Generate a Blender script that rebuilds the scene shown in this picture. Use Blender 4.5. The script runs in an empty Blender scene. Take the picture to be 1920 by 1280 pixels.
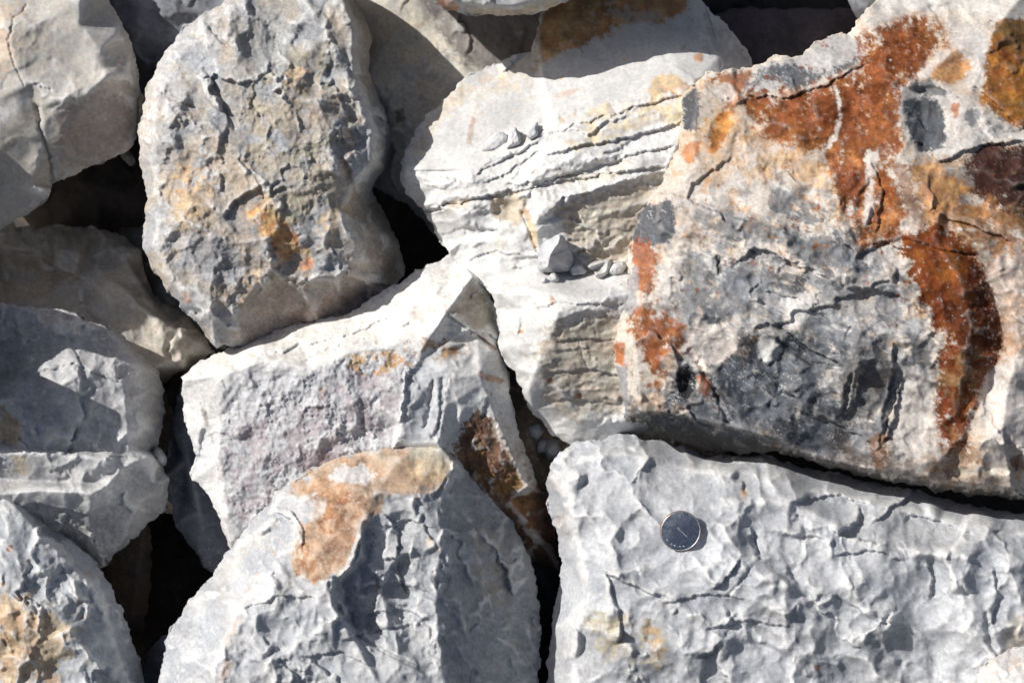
import bpy, math, time
import numpy as np
from mathutils import Vector, Matrix
from mathutils.geometry import delaunay_2d_cdt
T0 = time.time()
# ------------------------------------------------------------------ frame of the place
# The pile is a slope that faces the viewer.  PX = size of one photograph pixel on the mean slope plane
# (a 24 mm coin is 72 px across).  u = right, v = up the slope, w = out of the slope.
PX = 0.64 / 1920.0
LENS = 50.0
DIST = 0.64 * LENS / 36.0
PITCH = math.radians(50)
TILT = 0.12
U = Vector((1, 0, 0)); V = Vector((0, math.sin(PITCH), math.cos(PITCH))); W = Vector((0, -math.cos(PITCH), math.sin(PITCH)))
ORG = Vector((0, 0, 0.75))
SUN = (-0.72, 0.44, 0.55)
ZS = 1.3            # depth scale of the traced facets
sc = bpy.context.scene

cam = bpy.data.objects.new('camera', bpy.data.cameras.new('camera'))
sc.collection.objects.link(cam); sc.camera = cam
cam.location = ORG + W * DIST
cam.rotation_euler = Matrix((U, V, W)).transposed().to_euler()
cam.data.lens = LENS; cam.data.sensor_width = 36
cam.data.clip_start = 0.01; cam.data.clip_end = 500
cam.data.dof.use_dof = True
cam.data.dof.focus_distance = DIST - 55 * PX
cam.data.dof.aperture_fstop = 7.1

sd = (U * SUN[0] + V * SUN[1] + W * SUN[2]).normalized()
wd = bpy.data.worlds.new('World'); sc.world = wd; wd.use_nodes = True
nt = wd.node_tree; nt.nodes.clear()
sky = nt.nodes.new('ShaderNodeTexSky'); sky.sky_type = 'NISHITA'; sky.sun_disc = False
sky.sun_elevation = math.asin(sd.z); sky.sun_rotation = math.atan2(sd.x, sd.y)
sky.air_density = 0.9; sky.dust_density = 3.0; sky.ozone_density = 0.4
bg = nt.nodes.new('ShaderNodeBackground'); bg.inputs[1].default_value = 0.072
wo = nt.nodes.new('ShaderNodeOutputWorld')
nt.links.new(sky.outputs[0], bg.inputs[0]); nt.links.new(bg.outputs[0], wo.inputs[0])
sl = bpy.data.lights.new('sun', 'SUN'); sl.energy = 5.0; sl.angle = math.radians(0.53); sl.color = (1, 0.97, 0.93)
so = bpy.data.objects.new('sun', sl); sc.collection.objects.link(so)
so.location = ORG + sd * 5; so.rotation_euler = sd.to_track_quat('Z', 'Y').to_euler()
sc.view_settings.view_transform = 'Standard'; sc.view_settings.look = 'None'
sc.view_settings.gamma = 1; sc.view_settings.use_curve_mapping = False
sc.view_settings.exposure = 0.0
sc.render.engine = 'CYCLES'

# ------------------------------------------------------------------ numpy noise
_r = np.random.RandomState(7)
_P = _r.permutation(4096).astype(np.int64)
_GA = _r.rand(4096) * 2 * np.pi
_GX, _GY = np.cos(_GA), np.sin(_GA)
def _h(ix, iy, s): return _P[(_P[(_P[(ix + s * 131) & 4095] + iy) & 4095] + s * 17) & 4095]
def gn(x, y, s=0):
    ix = np.floor(x).astype(np.int64); iy = np.floor(y).astype(np.int64)
    fx = x - ix; fy = y - iy
    ux = fx * fx * fx * (fx * (fx * 6 - 15) + 10); uy = fy * fy * fy * (fy * (fy * 6 - 15) + 10)
    def g(a, b):
        k = _h(ix + a, iy + b, s); return _GX[k] * (fx - a) + _GY[k] * (fy - b)
    n0 = g(0, 0) * (1 - ux) + g(1, 0) * ux; n1 = g(0, 1) * (1 - ux) + g(1, 1) * ux
    return (n0 * (1 - uy) + n1 * uy) * 1.5
def fbm(x, y, size, s=0, o=4, gain=0.5):
    r = 0; a = 1; t = 0
    for i in range(o):
        r = r + a * gn(x / size + 13.7 * i, y / size - 7.1 * i, s + i); t += a; a *= gain; size *= 0.49
    return r / t
def rnd(k, s): return (_P[(k + s * 977) & 4095] + 0.5) / 4096.0
def conch(x, y, cell, s=0, ang=0.0, stretch=1.0, warp=0.30, tilt=1.5):
    """concave break scars with sharp ridges between them: lower envelope of tilted bowls, about -1..1"""
    wx = fbm(x, y, cell * 1.1, s + 50, 3) * cell * warp * 2; wy = fbm(x, y, cell * 1.1, s + 60, 3) * cell * warp * 2
    c, d = math.cos(ang), math.sin(ang)
    X = ((x + wx) * c + (y + wy) * d) / (cell * stretch); Y = (-(x + wx) * d + (y + wy) * c) / cell
    ix = np.floor(X).astype(np.int64); iy = np.floor(Y).astype(np.int64)
    best = np.full(X.shape, 9.0)
    for a in (-1, 0, 1):
        for b in (-1, 0, 1):
            k = _h(ix + a, iy + b, s)
            dx = X - (ix + a + 0.15 + 0.7 * rnd(k, 1)); dy = Y - (iy + b + 0.15 + 0.7 * rnd(k, 2))
            q = (dx * dx + dy * dy) * (0.7 + 1.3 * rnd(k, 3)) + tilt * ((rnd(k, 4) - .5) * dx + (rnd(k, 5) - .5) * dy) * 1.6 + (rnd(k, 6) - .5) * 0.8
            best = np.minimum(best, q)
    return (best - 0.0) * 1.5
def shard(x, y, cell, s=0, ang=0.0, stretch=1.0, warp=0.22, curve=0.5):
    """angular break faces: every cell of a warped Voronoi pattern is its own tilted, slightly hollow plane; returns height and a per-face random"""
    wx = fbm(x, y, cell * .8, s + 150, 4, .55) * cell * warp * 2; wy = fbm(x, y, cell * .8, s + 160, 4, .55) * cell * warp * 2
    c, d = math.cos(ang), math.sin(ang)
    X = ((x + wx) * c + (y + wy) * d) / (cell * stretch); Y = (-(x + wx) * d + (y + wy) * c) / cell
    ix = np.floor(X).astype(np.int64); iy = np.floor(Y).astype(np.int64)
    bd = np.full(X.shape, 99.0); hh = np.zeros(X.shape); rr = np.zeros(X.shape); b2 = bd.copy()
    for a in (-1, 0, 1):
        for b in (-1, 0, 1):
            k = _h(ix + a, iy + b, s + 11)
            dx = X - (ix + a + rnd(k, 1)); dy = Y - (iy + b + rnd(k, 2))
            q = dx * dx + dy * dy + .35 * np.abs(dx * dy)
            m = q < bd
            b2 = np.where(m, bd, np.minimum(b2, q)); bd = np.where(m, q, bd)
            h = 2.2 * ((rnd(k, 4) - .5) * dx + (rnd(k, 5) - .5) * dy) + curve * (dx * dx + dy * dy) + (rnd(k, 6) - .5) * .25
            hh = np.where(m, h, hh); rr = np.where(m, rnd(k, 7), rr)
    return hh, rr, np.sqrt(b2) - np.sqrt(bd)
def sstep(a, b, x):
    t = np.clip((x - a) / (b - a), 0, 1); return t * t * (3 - 2 * t)
def blur(a, sig):
    if sig < 0.3: return a
    n = int(math.ceil(sig * 2.6)); k = np.exp(-0.5 * (np.arange(-n, n + 1) / sig) ** 2); k /= k.sum()
    p = np.pad(a, ((n, n), (0, 0)), 'edge'); r = 0
    for i, kk in enumerate(k): r = r + kk * p[i:i + a.shape[0]]
    p = np.pad(r, ((0, 0), (n, n)), 'edge'); r = 0
    for i, kk in enumerate(k): r = r + kk * p[:, i:i + a.shape[1]]
    return r
def inpoly(x, y, poly):
    r = np.zeros(x.shape, bool); n = len(poly)
    for i in range(n):
        x1, y1 = poly[i][:2]; x2, y2 = poly[(i + 1) % n][:2]
        if y1 == y2: continue
        c = ((y1 > y) != (y2 > y)) & (x < (x2 - x1) * (y - y1) / (y2 - y1) + x1)
        r ^= c
    return r
def dline(x, y, pts, closed=False):
    d = np.full(x.shape, 1e9); n = len(pts)
    for i in range(n if closed else n - 1):
        x1, y1 = pts[i][:2]; x2, y2 = pts[(i + 1) % n][:2]
        ex, ey = x2 - x1, y2 - y1; L = ex * ex + ey * ey + 1e-9
        t = np.clip(((x - x1) * ex + (y - y1) * ey) / L, 0, 1)
        d = np.minimum(d, (x - x1 - t * ex) ** 2 + (y - y1 - t * ey) ** 2)
    return np.sqrt(d)

# ------------------------------------------------------------------ materials
def rock_mat(name, rough=0.8, spec=0.12, bump=0.35, grain=0.22, speck=0.0):
    m = bpy.data.materials.new(name); m.use_nodes = True; n = m.node_tree; n.nodes.clear(); L = n.links.new
    out = n.nodes.new('ShaderNodeOutputMaterial'); b = n.nodes.new('ShaderNodeBsdfPrincipled'); L(b.outputs[0], out.inputs[0])
    at = n.nodes.new('ShaderNodeAttribute'); at.attribute_name = 'stone'
    tc = n.nodes.new('ShaderNodeTexCoord')
    def noise(scale, det=4, ro=0.6):
        t = n.nodes.new('ShaderNodeTexNoise'); t.inputs['Scale'].default_value = scale; t.inputs['Detail'].default_value = det
        t.inputs['Roughness'].default_value = ro; L(tc.outputs['Object'], t.inputs['Vector']); return t
    n1 = noise(420, 5, 0.7)
    mr = n.nodes.new('ShaderNodeMapRange'); mr.inputs[1].default_value = 0.3; mr.inputs[2].default_value = 0.7
    mr.inputs[3].default_value = 1 - grain; mr.inputs[4].default_value = 1 + grain * 0.75
    L(n1.outputs[0], mr.inputs[0])
    mx = n.nodes.new('ShaderNodeVectorMath'); mx.operation = 'SCALE'; L(at.outputs['Color'], mx.inputs[0]); L(mr.outputs[0], mx.inputs[3])
    L(mx.outputs[0], b.inputs['Base Color'])
    n2 = noise(1500, 3, 0.6)
    mr2 = n.nodes.new('ShaderNodeMapRange'); mr2.inputs[3].default_value = rough - 0.12; mr2.inputs[4].default_value = rough + 0.12
    L(n1.outputs[0], mr2.inputs[0]); L(mr2.outputs[0], b.inputs['Roughness'])
    b.inputs['Specular IOR Level'].default_value = spec
    ad = n.nodes.new('ShaderNodeMath'); ad.operation = 'ADD'; L(n1.outputs[0], ad.inputs[0]); L(n2.outputs[0], ad.inputs[1])
    bp = n.nodes.new('ShaderNodeBump'); bp.inputs['Strength'].default_value = bump; bp.inputs['Distance'].default_value = 0.0006
    L(ad.outputs[0], bp.inputs['Height']); L(bp.outputs[0], b.inputs['Normal'])
    return m
MAT = rock_mat('limestone'); MAT_S = rock_mat('smooth_limestone', 0.7, 0.18, 0.22, 0.16); MAT_R = rock_mat('rough_limestone', 0.88, 0.08, 0.6, 0.3)
MAT_H = rock_mat('rusty_chert', 0.72, 0.08, 0.3, 0.25)

# linear base colours
WHT = (.70, .695, .68); PALE = (.50, .51, .52); BLG = (.36, .38, .41); GRY = (.26, .27, .29); DGR = (.055, .062, .074)
CRM = (.60, .535, .45); BEI = (.46, .41, .345); TAN = (.50, .36, .22); ORA = (.52, .235, .085); RST = (.26, .070, .022)
BRN = (.10, .030, .013); PUR = (.155, .125, .135); OCH = (.30, .215, .115)

def pos(x, y, w):
    w = w + TILT * (y - 640)
    k = (DIST - w * PX) / DIST * PX
    return (x - 960) * k, -(y - 640) * k, w * PX
_M = np.array([[U[i], V[i], W[i]] for i in range(3)])
def to_world(x, y, w):
    a, b, c = pos(x, y, w)
    P = np.stack([a, b, c], -1)
    return P @ _M.T + np.array(ORG)

SURF = {}
def surf(name, x, y):
    x0, y0, st, Wd = SURF[name]
    j = int(round((x - x0) / st)); i = int(round((y - y0) / st)); return float(Wd[i, j])

def tag(o, label, cat, group=None, kind=None):
    if label: o['label'] = label
    if cat: o['category'] = cat
    if group: o['group'] = group
    if kind: o['kind'] = kind

def refine(poly, step, seed, amp):
    pts = []
    n = len(poly)
    for i in range(n):
        x1, y1 = poly[i][:2]; x2, y2 = poly[(i + 1) % n][:2]
        L = math.hypot(x2 - x1, y2 - y1); m = max(1, int(L / step))
        for k in range(m):
            t = k / m; pts.append((x1 + (x2 - x1) * t, y1 + (y2 - y1) * t))
    P = np.array(pts)
    # soften the traced corners, then roughen
    for _ in range(2): P = 0.5 * P + 0.25 * (np.roll(P, 1, 0) + np.roll(P, -1, 0))
    k = min(1.0, len(P) / 90.0) * 2.4
    dx = fbm(P[:, 0], P[:, 1], 30, seed, 5, 0.62) * amp * k; dy = fbm(P[:, 0], P[:, 1], 30, seed + 9, 5, 0.62) * amp * k
    return P + np.stack([dx, dy], 1)

def rock(name, label, out, w0=0, lines=(), pts=(), step=2.0, soft=2.5, roll=7, thick=260, seed=1, amp=4.5,
         con=((90, 9), (38, 4.5), (16, 2.0)), ang=0.0, stretch=1.0, rough=0.8, relief=None, mask=None,
         base=PALE, base2=BLG, mottle=60, vein=.7, stains_shading=(), color=None, pre=None, ridge=0.5, ridgecol=WHT, mat=None, cracks=(), scoops=(), ledges=(), dw=0, lk=1.0,
         cat='rock', group='boulders of the pile', key=None):
    out = [(p[0], p[1], p[2] if len(p) > 2 else w0) for p in out]
    xs = [p[0] for p in out]; ys = [p[1] for p in out]
    x0 = min(xs) - 4 * step; y0 = min(ys) - 4 * step
    nx = int((max(xs) - x0) / step) + 5; ny = int((max(ys) - y0) / step) + 5
    gx = x0 + step * np.arange(nx); gy = y0 + step * np.arange(ny)
    X, Y = np.meshgrid(gx, gy)
    # --- coarse facets from the break lines
    cv = []; ce = []
    def addp(p):
        for i, q in enumerate(cv):
            if abs(q[0] - p[0]) + abs(q[1] - p[1]) < 1: return i
        cv.append(p); return len(cv) - 1
    ids = [addp(p) for p in out]; n = len(ids)
    for i in range(n): ce.append((ids[i], ids[(i + 1) % n]))
    for ln in lines:
        k = [addp(p) for p in ln]
        for a, b in zip(k[:-1], k[1:]):
            if a != b: ce.append((a, b))
    for p in pts: addp(p)
    vv, _, ff, ov, _, _ = delaunay_2d_cdt([Vector((p[0], p[1])) for p in cv], ce, [], 0, 1e-4)
    cw = []
    for i, v in enumerate(vv):
        if ov[i]: cw.append(cv[ov[i][0]][2])
        else:
            d = sorted((((q[0] - v.x) ** 2 + (q[1] - v.y) ** 2 + 1, q[2]) for q in cv))[:3]
            cw.append(sum(w / dd for dd, w in d) / sum(1 / dd for dd, w in d))
    # extra ring so the triangulation covers the margin
    Wb = np.full(X.shape, np.nan)
    for f in ff:
        a, b, c = (vv[i] for i in f); wa, wb, wc = (cw[i] for i in f)
        det = (b.x - a.x) * (c.y - a.y) - (c.x - a.x) * (b.y - a.y)
        if abs(det) < 1e-6: continue
        j0 = max(0, int((min(a.x, b.x, c.x) - x0) / step)); j1 = min(nx, int((max(a.x, b.x, c.x) - x0) / step) + 2)
        i0 = max(0, int((min(a.y, b.y, c.y) - y0) / step)); i1 = min(ny, int((max(a.y, b.y, c.y) - y0) / step) + 2)
        sx = X[i0:i1, j0:j1]; sy = Y[i0:i1, j0:j1]
        l1 = ((sx - a.x) * (c.y - a.y) - (c.x - a.x) * (sy - a.y)) / det
        l2 = ((b.x - a.x) * (sy - a.y) - (sx - a.x) * (b.y - a.y)) / det
        m = (l1 >= -1e-4) & (l2 >= -1e-4) & (l1 + l2 <= 1.0001)
        S = Wb[i0:i1, j0:j1]; S[m] = (wa + l1 * (wb - wa) + l2 * (wc - wa))[m] * ZS
    known = ~np.isnan(Wb); F = np.where(known, Wb, 0.0); K = known.astype(float)
    for sg in (2, 5, 14, 40):
        if known.all(): break
        bk = blur(K, sg); bf = blur(F * K, sg); fill = (~known) & (bk > 1e-3)
        F[fill] = (bf / np.maximum(bk, 1e-9))[fill]; known = known | fill; K = known.astype(float)
    F[~known] = w0 * ZS
    # sharp but irregular breaks: look the facets up through a small warp
    Wb = blur(F, soft / step) + dw * ZS
    # --- outline
    RP = refine(out, 3.0, seed + 300, amp)
    inside = np.zeros(X.shape, bool)
    px, py = RP[:, 0], RP[:, 1]; qx, qy = np.roll(px, -1), np.roll(py, -1)
    for i, yy in enumerate(gy):
        c = (py > yy) != (qy > yy)
        if not c.any(): continue
        cr = np.sort(px[c] + (yy - py[c]) * (qx[c] - px[c]) / (qy[c] - py[c]))
        for a, b in zip(cr[0::2], cr[1::2]): inside[i] |= (gx > a) & (gx < b)
    dist = dline(X, Y, out, True)
    dist = np.where(inside, dist, 0)
    # --- relief
    d = np.clip(dist / roll, 0, 1); Wd = Wb - roll * 0.65 * (1 - np.sqrt(np.clip(1 - (1 - d) ** 2, 0, 1)))
    am = np.ones(X.shape) if mask is None else mask(X, Y)
    tone = np.zeros(X.shape); edge = np.zeros(X.shape)
    patch = sstep(-.35, .35, fbm(X, Y, 130, seed + 401, 3))          # broken areas against calm ones
    for i, (cs, ca) in enumerate(con):
        q = conch(X, Y, cs, seed * 7 + i * 3, ang + 0.4 * i, stretch)
        h, r, ed = shard(X, Y, cs * 1.15, seed * 5 + i * 7, ang + .5 * i, stretch)
        loc = am * (.75 if i == 0 else .25 + .95 * patch)
        if i == 2: loc = am * (.15 + 1.3 * patch * sstep(-.2, .3, fbm(X, Y, 50, seed + 402, 3)))
        sel = sstep(-.16, -.02, fbm(X, Y, cs * 2.0, seed + 403 + i, 3)) if i == 0 else sstep(-.34, -.22, fbm(X, Y, cs * 2.2, seed + 403 + i, 3)); ca_ = ca * (1.5, 1.05, .85, .7)[min(i, 3)]
        Wd = Wd + loc * ca_ * (sel * 1.25 * np.clip(q, -1.6, 1.6) + (1 - sel) * 1.7 * blur(h, .6))
        tone += (r - .5) * loc * (.5, .34, .2, .1)[min(i, 3)]
        edge = np.maximum(edge, (1 - sel) * loc * sstep(.10, .0, ed) * (.3, .6, .5, .3)[min(i, 3)])
    for (ex, ey, rx, ry, an, dp, tl) in scoops:          # single conchoidal scars
        wx = fbm(X, Y, 40, seed + 70, 3) * 10; c, s_ = math.cos(an), math.sin(an)
        a = ((X - ex + wx) * c + (Y - ey) * s_) / rx; b = (-(X - ex) * s_ + (Y - ey + wx) * c) / ry
        r2 = a * a + b * b
        Wd = Wd - np.where(r2 < 1, dp * (1 - r2) * (1 + tl * a), 0)
    for lg in ledges:          # a broken lip: the surface falls away just past the line and ramps back out
        ln, drop, decay = lg[:3]; ax = lg[3] if len(lg) > 3 else 'y'
        wj = fbm(X, Y, 26, seed + 75, 4, .6) * 9
        if ax == 'y':
            xs_ = [p[0] for p in ln]; dd = Y - np.interp(X, xs_, [p[1] for p in ln]) + wj; q_ = X
        else:
            xs_ = [p[1] for p in ln]; dd = X - np.interp(Y, xs_, [p[0] for p in ln]) + wj; q_ = Y
        tp = sstep(xs_[0] - 2, xs_[0] + 16, q_) * sstep(xs_[-1] + 2, xs_[-1] - 16, q_)
        Wd = Wd - drop * tp * sstep(0, 2.5, dd) * np.exp(-np.maximum(dd, 0) / (decay * lk)) * (1 + .15 * (lk - 1))
    for (ln, wid, dep) in cracks:
        wx = fbm(X, Y, 14, seed + 80, 3) * 7
        dd = dline(X + wx, Y + wx * 0.7, ln); Wd = Wd - dep * np.exp(-(dd / wid) ** 2)
    powd = sstep(-.1, .35, fbm(X, Y, 60, seed + 404, 4, .6))
    Wd = Wd + rough * (fbm(X, Y, 40, seed + 5, 5, 0.45) * 2.2 + (.15 + 1.2 * powd) * fbm(X, Y, 9, seed + 15, 4, 0.8) * 1.7)
    if relief is not None: Wd = relief(X, Y, Wd)
    # --- colour (pigment, with some shade and sunlight painted in)
    A = lambda c: np.array(c)[None, None, :]
    t = np.clip(sstep(-0.25, 0.3, fbm(X, Y, mottle, seed + 21, 5, 0.6)) + tone * 1.3 - .25 * powd * am, 0, 1)[..., None]
    C = A(base) * (1 - t) + A(base2) * t
    cur = blur(Wd, 1.6 / step) - blur(Wd, 7 / step)
    lap2 = blur(Wd, 2.5 / step) - blur(Wd, 16 / step)
    vn = np.abs(fbm(X, Y, 75, seed + 411, 5, .55)); vn2 = np.abs(fbm(X * .8 + Y * .5, Y * .8 - X * .5, 46, seed + 412, 5, .6))
    C = C * (1 + .6 * tone[..., None])
    m = (sstep(.012, .002, vn) * .5 * vein + sstep(.016, .002, vn2) * .35 * sstep(0, .3, fbm(X, Y, 80, seed + 413, 2)) * vein)[..., None]
    C = C * (1 - m) + A(ridgecol) * m
    m = np.clip(edge * ridge * 1.1 + powd * am * ridge * .35 * sstep(-.2, .5, fbm(X, Y, 9, seed + 414, 3, .8)) + sstep(1.5, 7, lap2) * ridge * .4, 0, .9)[..., None]
    C = C * (1 - m) + A(ridgecol) * m
    if pre is not None: C = pre(X, Y, C)
    SWX = fbm(X, Y, 34, seed + 31, 6, 0.66) * 2.3; SWY = fbm(X, Y, 34, seed + 41, 6, 0.66) * 2.3
    SN = fbm(X, Y, 34, seed + 51, 7, 0.74) * 2.6; SN2 = fbm(X * .8 + Y * .3, Y * .9 - X * .2, 38, seed + 52, 7, 0.70) * 2.0
    SN3 = fbm(X, Y, 11, seed + 53, 4, 0.7) * 2.2
    SV = 1 + 1.3 * fbm(X, Y, 30, seed + 61, 6, 0.7)
    for st in stains_shading:
        poly, col, fe, sg = st[:4]; wp = st[4] if len(st) > 4 else 10; th = st[5] if len(st) > 5 else 0.0
        mg = wp * 1.8 + fe * 3 + 4 * step
        j0 = max(0, int((min(p[0] for p in poly) - mg - x0) / step)); j1 = min(nx, int((max(p[0] for p in poly) + mg - x0) / step))
        i0 = max(0, int((min(p[1] for p in poly) - mg - y0) / step)); i1 = min(ny, int((max(p[1] for p in poly) + mg - y0) / step))
        if j1 - j0 < 2 or i1 - i0 < 2: continue
        s_ = (slice(i0, i1), slice(j0, j1)); x_, y_ = X[s_], Y[s_]
        ar = abs(sum(poly[i][0] * poly[i - 1][1] - poly[i - 1][0] * poly[i][1] for i in range(len(poly)))) * .5
        wide = min(40.0, fe * 1.1 + 2 + wp * .35, .13 * math.sqrt(ar))
        m = blur(inpoly(x_ + SWX[s_] * wp * .6, y_ + SWY[s_] * wp * .6, poly).astype(float), wide / step)
        m = sstep(.30 - (.1 if wp > 15 else 0), .70 + (.1 if wp > 15 else 0), m + SN[s_] * min(.50, .03 * wp + .10) * min(1, math.sqrt(ar) / 26) + SN3[s_] * .30)
        if th > 0: m = m * sstep(-th, th * 0.6, SN2[s_] * 1.1)
        sat = min(1.0, (max(col) - min(col)) / max(col) * 1.25); hu = np.clip((1 + (SV[s_][..., None] - 1) * (.35 + .65 * sat)) * (1 + sat * SN2[s_][..., None] * np.array((.15, .45, .6))), .3, 1.9)
        m = (np.clip(m * sg, 0, 1))[..., None]
        C[s_] = C[s_] * (1 - m) + A(col) * hu * m
    m = (np.clip(sstep(0.5, 2.8, cur) * ridge * .8 * (0.6 + 0.9 * sstep(-.3, .4, fbm(X, Y, 40, seed + 91, 4))), 0, 1))[..., None]
    C = C * (1 - m) + (A(ridgecol)) * m
    if color is not None: C = color(X, Y, Wd, C)
    C = C * (1 + 0.16 * fbm(X, Y, 11, seed + 95, 4, 0.7) + 0.10 * fbm(X, Y, 90, seed + 97, 3))[..., None]
    C = np.clip(C, 0.004, 0.82)
    SURF[key or name] = (x0, y0, step, Wd)
    # --- mesh: grid inside the outline, margin vertices snapped on to it
    pin = np.pad(inside, 1); nb = np.zeros(inside.shape, bool)
    for a in (0, 1, 2):
        for b in (0, 1, 2): nb |= pin[a:a + ny, b:b + nx]
    snap = nb & ~inside
    si, sj = np.nonzero(snap); SX = X[si, sj]; SY = Y[si, sj]; BX = SX.copy(); BY = SY.copy(); BD = np.full(SX.shape, 1e9)
    ex, ey = qx - px, qy - py; L2 = ex * ex + ey * ey + 1e-9
    for c0 in range(0, len(SX), 1500):
        a = SX[c0:c0 + 1500, None]; b = SY[c0:c0 + 1500, None]
        tt = np.clip(((a - px) * ex + (b - py) * ey) / L2, 0, 1)
        cx = px + tt * ex; cy = py + tt * ey; dd = (a - cx) ** 2 + (b - cy) ** 2
        k = dd.argmin(1); r = np.arange(len(k)); BX[c0:c0 + 1500] = cx[r, k]; BY[c0:c0 + 1500] = cy[r, k]
    XX = X.copy(); YY = Y.copy(); XX[si, sj] = BX; YY[si, sj] = BY
    use = inside | snap
    ci = inside.astype(int); cell = (ci[:-1, :-1] + ci[1:, :-1] + ci[:-1, 1:] + ci[1:, 1:]) >= 1
    cell &= use[:-1, :-1] & use[1:, :-1] & use[:-1, 1:] & use[1:, 1:]
    vid = -np.ones(X.shape, int); used = np.zeros(X.shape, bool)
    used[:-1, :-1] |= cell; used[1:, :-1] |= cell; used[:-1, 1:] |= cell; used[1:, 1:] |= cell
    vid[used] = np.arange(used.sum())
    q = np.stack([vid[:-1, :-1][cell], vid[1:, :-1][cell], vid[1:, 1:][cell], vid[:-1, 1:][cell]], 1)
    fx, fy, fw, fc = XX[used], YY[used], Wd[used], C[used]
    # boundary edges
    e = np.concatenate([q[:, [0, 1]], q[:, [1, 2]], q[:, [2, 3]], q[:, [3, 0]]]); N = len(fx)
    code = e[:, 0] * N + e[:, 1]; rev = e[:, 1] * N + e[:, 0]
    be = e[~np.isin(code, rev)]
    bv = np.unique(be); bi = -np.ones(N, int); bi[bv] = np.arange(len(bv)); nbv = len(bv)
    cxm, cym = fx.mean(), fy.mean(); wm = float(np.mean(fw[bv])); wbk = float(fw.min()) - thick
    VX, VY, VW, VC = [fx], [fy], [fw], [fc]; quads = [q]; prev = None
    ks = [0.02, 0.05, 0.1, 0.17, 0.26, 0.37, 0.5, 0.64, 0.78, 0.9, 0.98]
    off = N
    for r, k in enumerate(ks):
        f = 1 - 0.5 * k ** 2.2
        nz = fbm(fx[bv] * 1.0 + 900 * r, fy[bv] + 37 * r, 45, seed + 200, 4) * 10 * min(1, k * 6)
        rx = cxm + (fx[bv] - cxm) * f; ry = cym + (fy[bv] - cym) * f
        rr = np.hypot(rx - cxm, ry - cym) + 1e-6
        nz = np.minimum(nz, 0)  if k < 0.3 else nz
        rx = rx + (rx - cxm) / rr * nz; ry = ry + (ry - cym) / rr * nz
        rw = fw[bv] * (1 - k) + wbk * k
        VX.append(rx); VY.append(ry); VW.append(rw); VC.append(fc[bv] * (1 + 0.15 * gn(fx[bv] / 30, fy[bv] / 30 + r, 3))[:, None])
        a = be[:, 0] if r == 0 else off - nbv + bi[be[:, 0]]; b = be[:, 1] if r == 0 else off - nbv + bi[be[:, 1]]
        quads.append(np.stack([b, a, off + bi[be[:, 0]], off + bi[be[:, 1]]], 1)); off += nbv
    VX.append([cxm]); VY.append([cym]); VW.append([wbk - 5]); VC.append(fc.mean(0)[None])
    tri = np.stack([off - nbv + bi[be[:, 1]], off - nbv + bi[be[:, 0]], np.full(len(be), off)], 1)
    P = to_world(np.concatenate(VX), np.concatenate(VY), np.concatenate(VW)); VC = np.concatenate(VC)
    cen = P.mean(0); P = P - cen
    Q = np.concatenate(quads)
    me = bpy.data.meshes.new(name); nv = len(P); nq = len(Q); ntr = len(tri)
    me.vertices.add(nv); me.vertices.foreach_set('co', P.astype(np.float32).ravel())
    li = np.concatenate([Q.ravel(), tri.ravel()]).astype(np.int32)
    me.loops.add(len(li)); me.loops.foreach_set('vertex_index', li)
    me.polygons.add(nq + ntr)
    ls = np.concatenate([np.arange(nq) * 4, nq * 4 + np.arange(ntr) * 3]).astype(np.int32)
    me.polygons.foreach_set('loop_start', ls)
    me.update(calc_edges=True)
    me.polygons.foreach_set('use_smooth', np.ones(nq + ntr, bool))
    ca = me.attributes.new('stone', 'FLOAT_COLOR', 'POINT')
    ca.data.foreach_set('color', np.concatenate([VC, np.ones((nv, 1))], 1).astype(np.float32).ravel())
    me.materials.append(mat or MAT)
    o = bpy.data.objects.new(name, me); sc.collection.objects.link(o); o.location = cen
    tag(o, label, cat, group)
    return o
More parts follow.
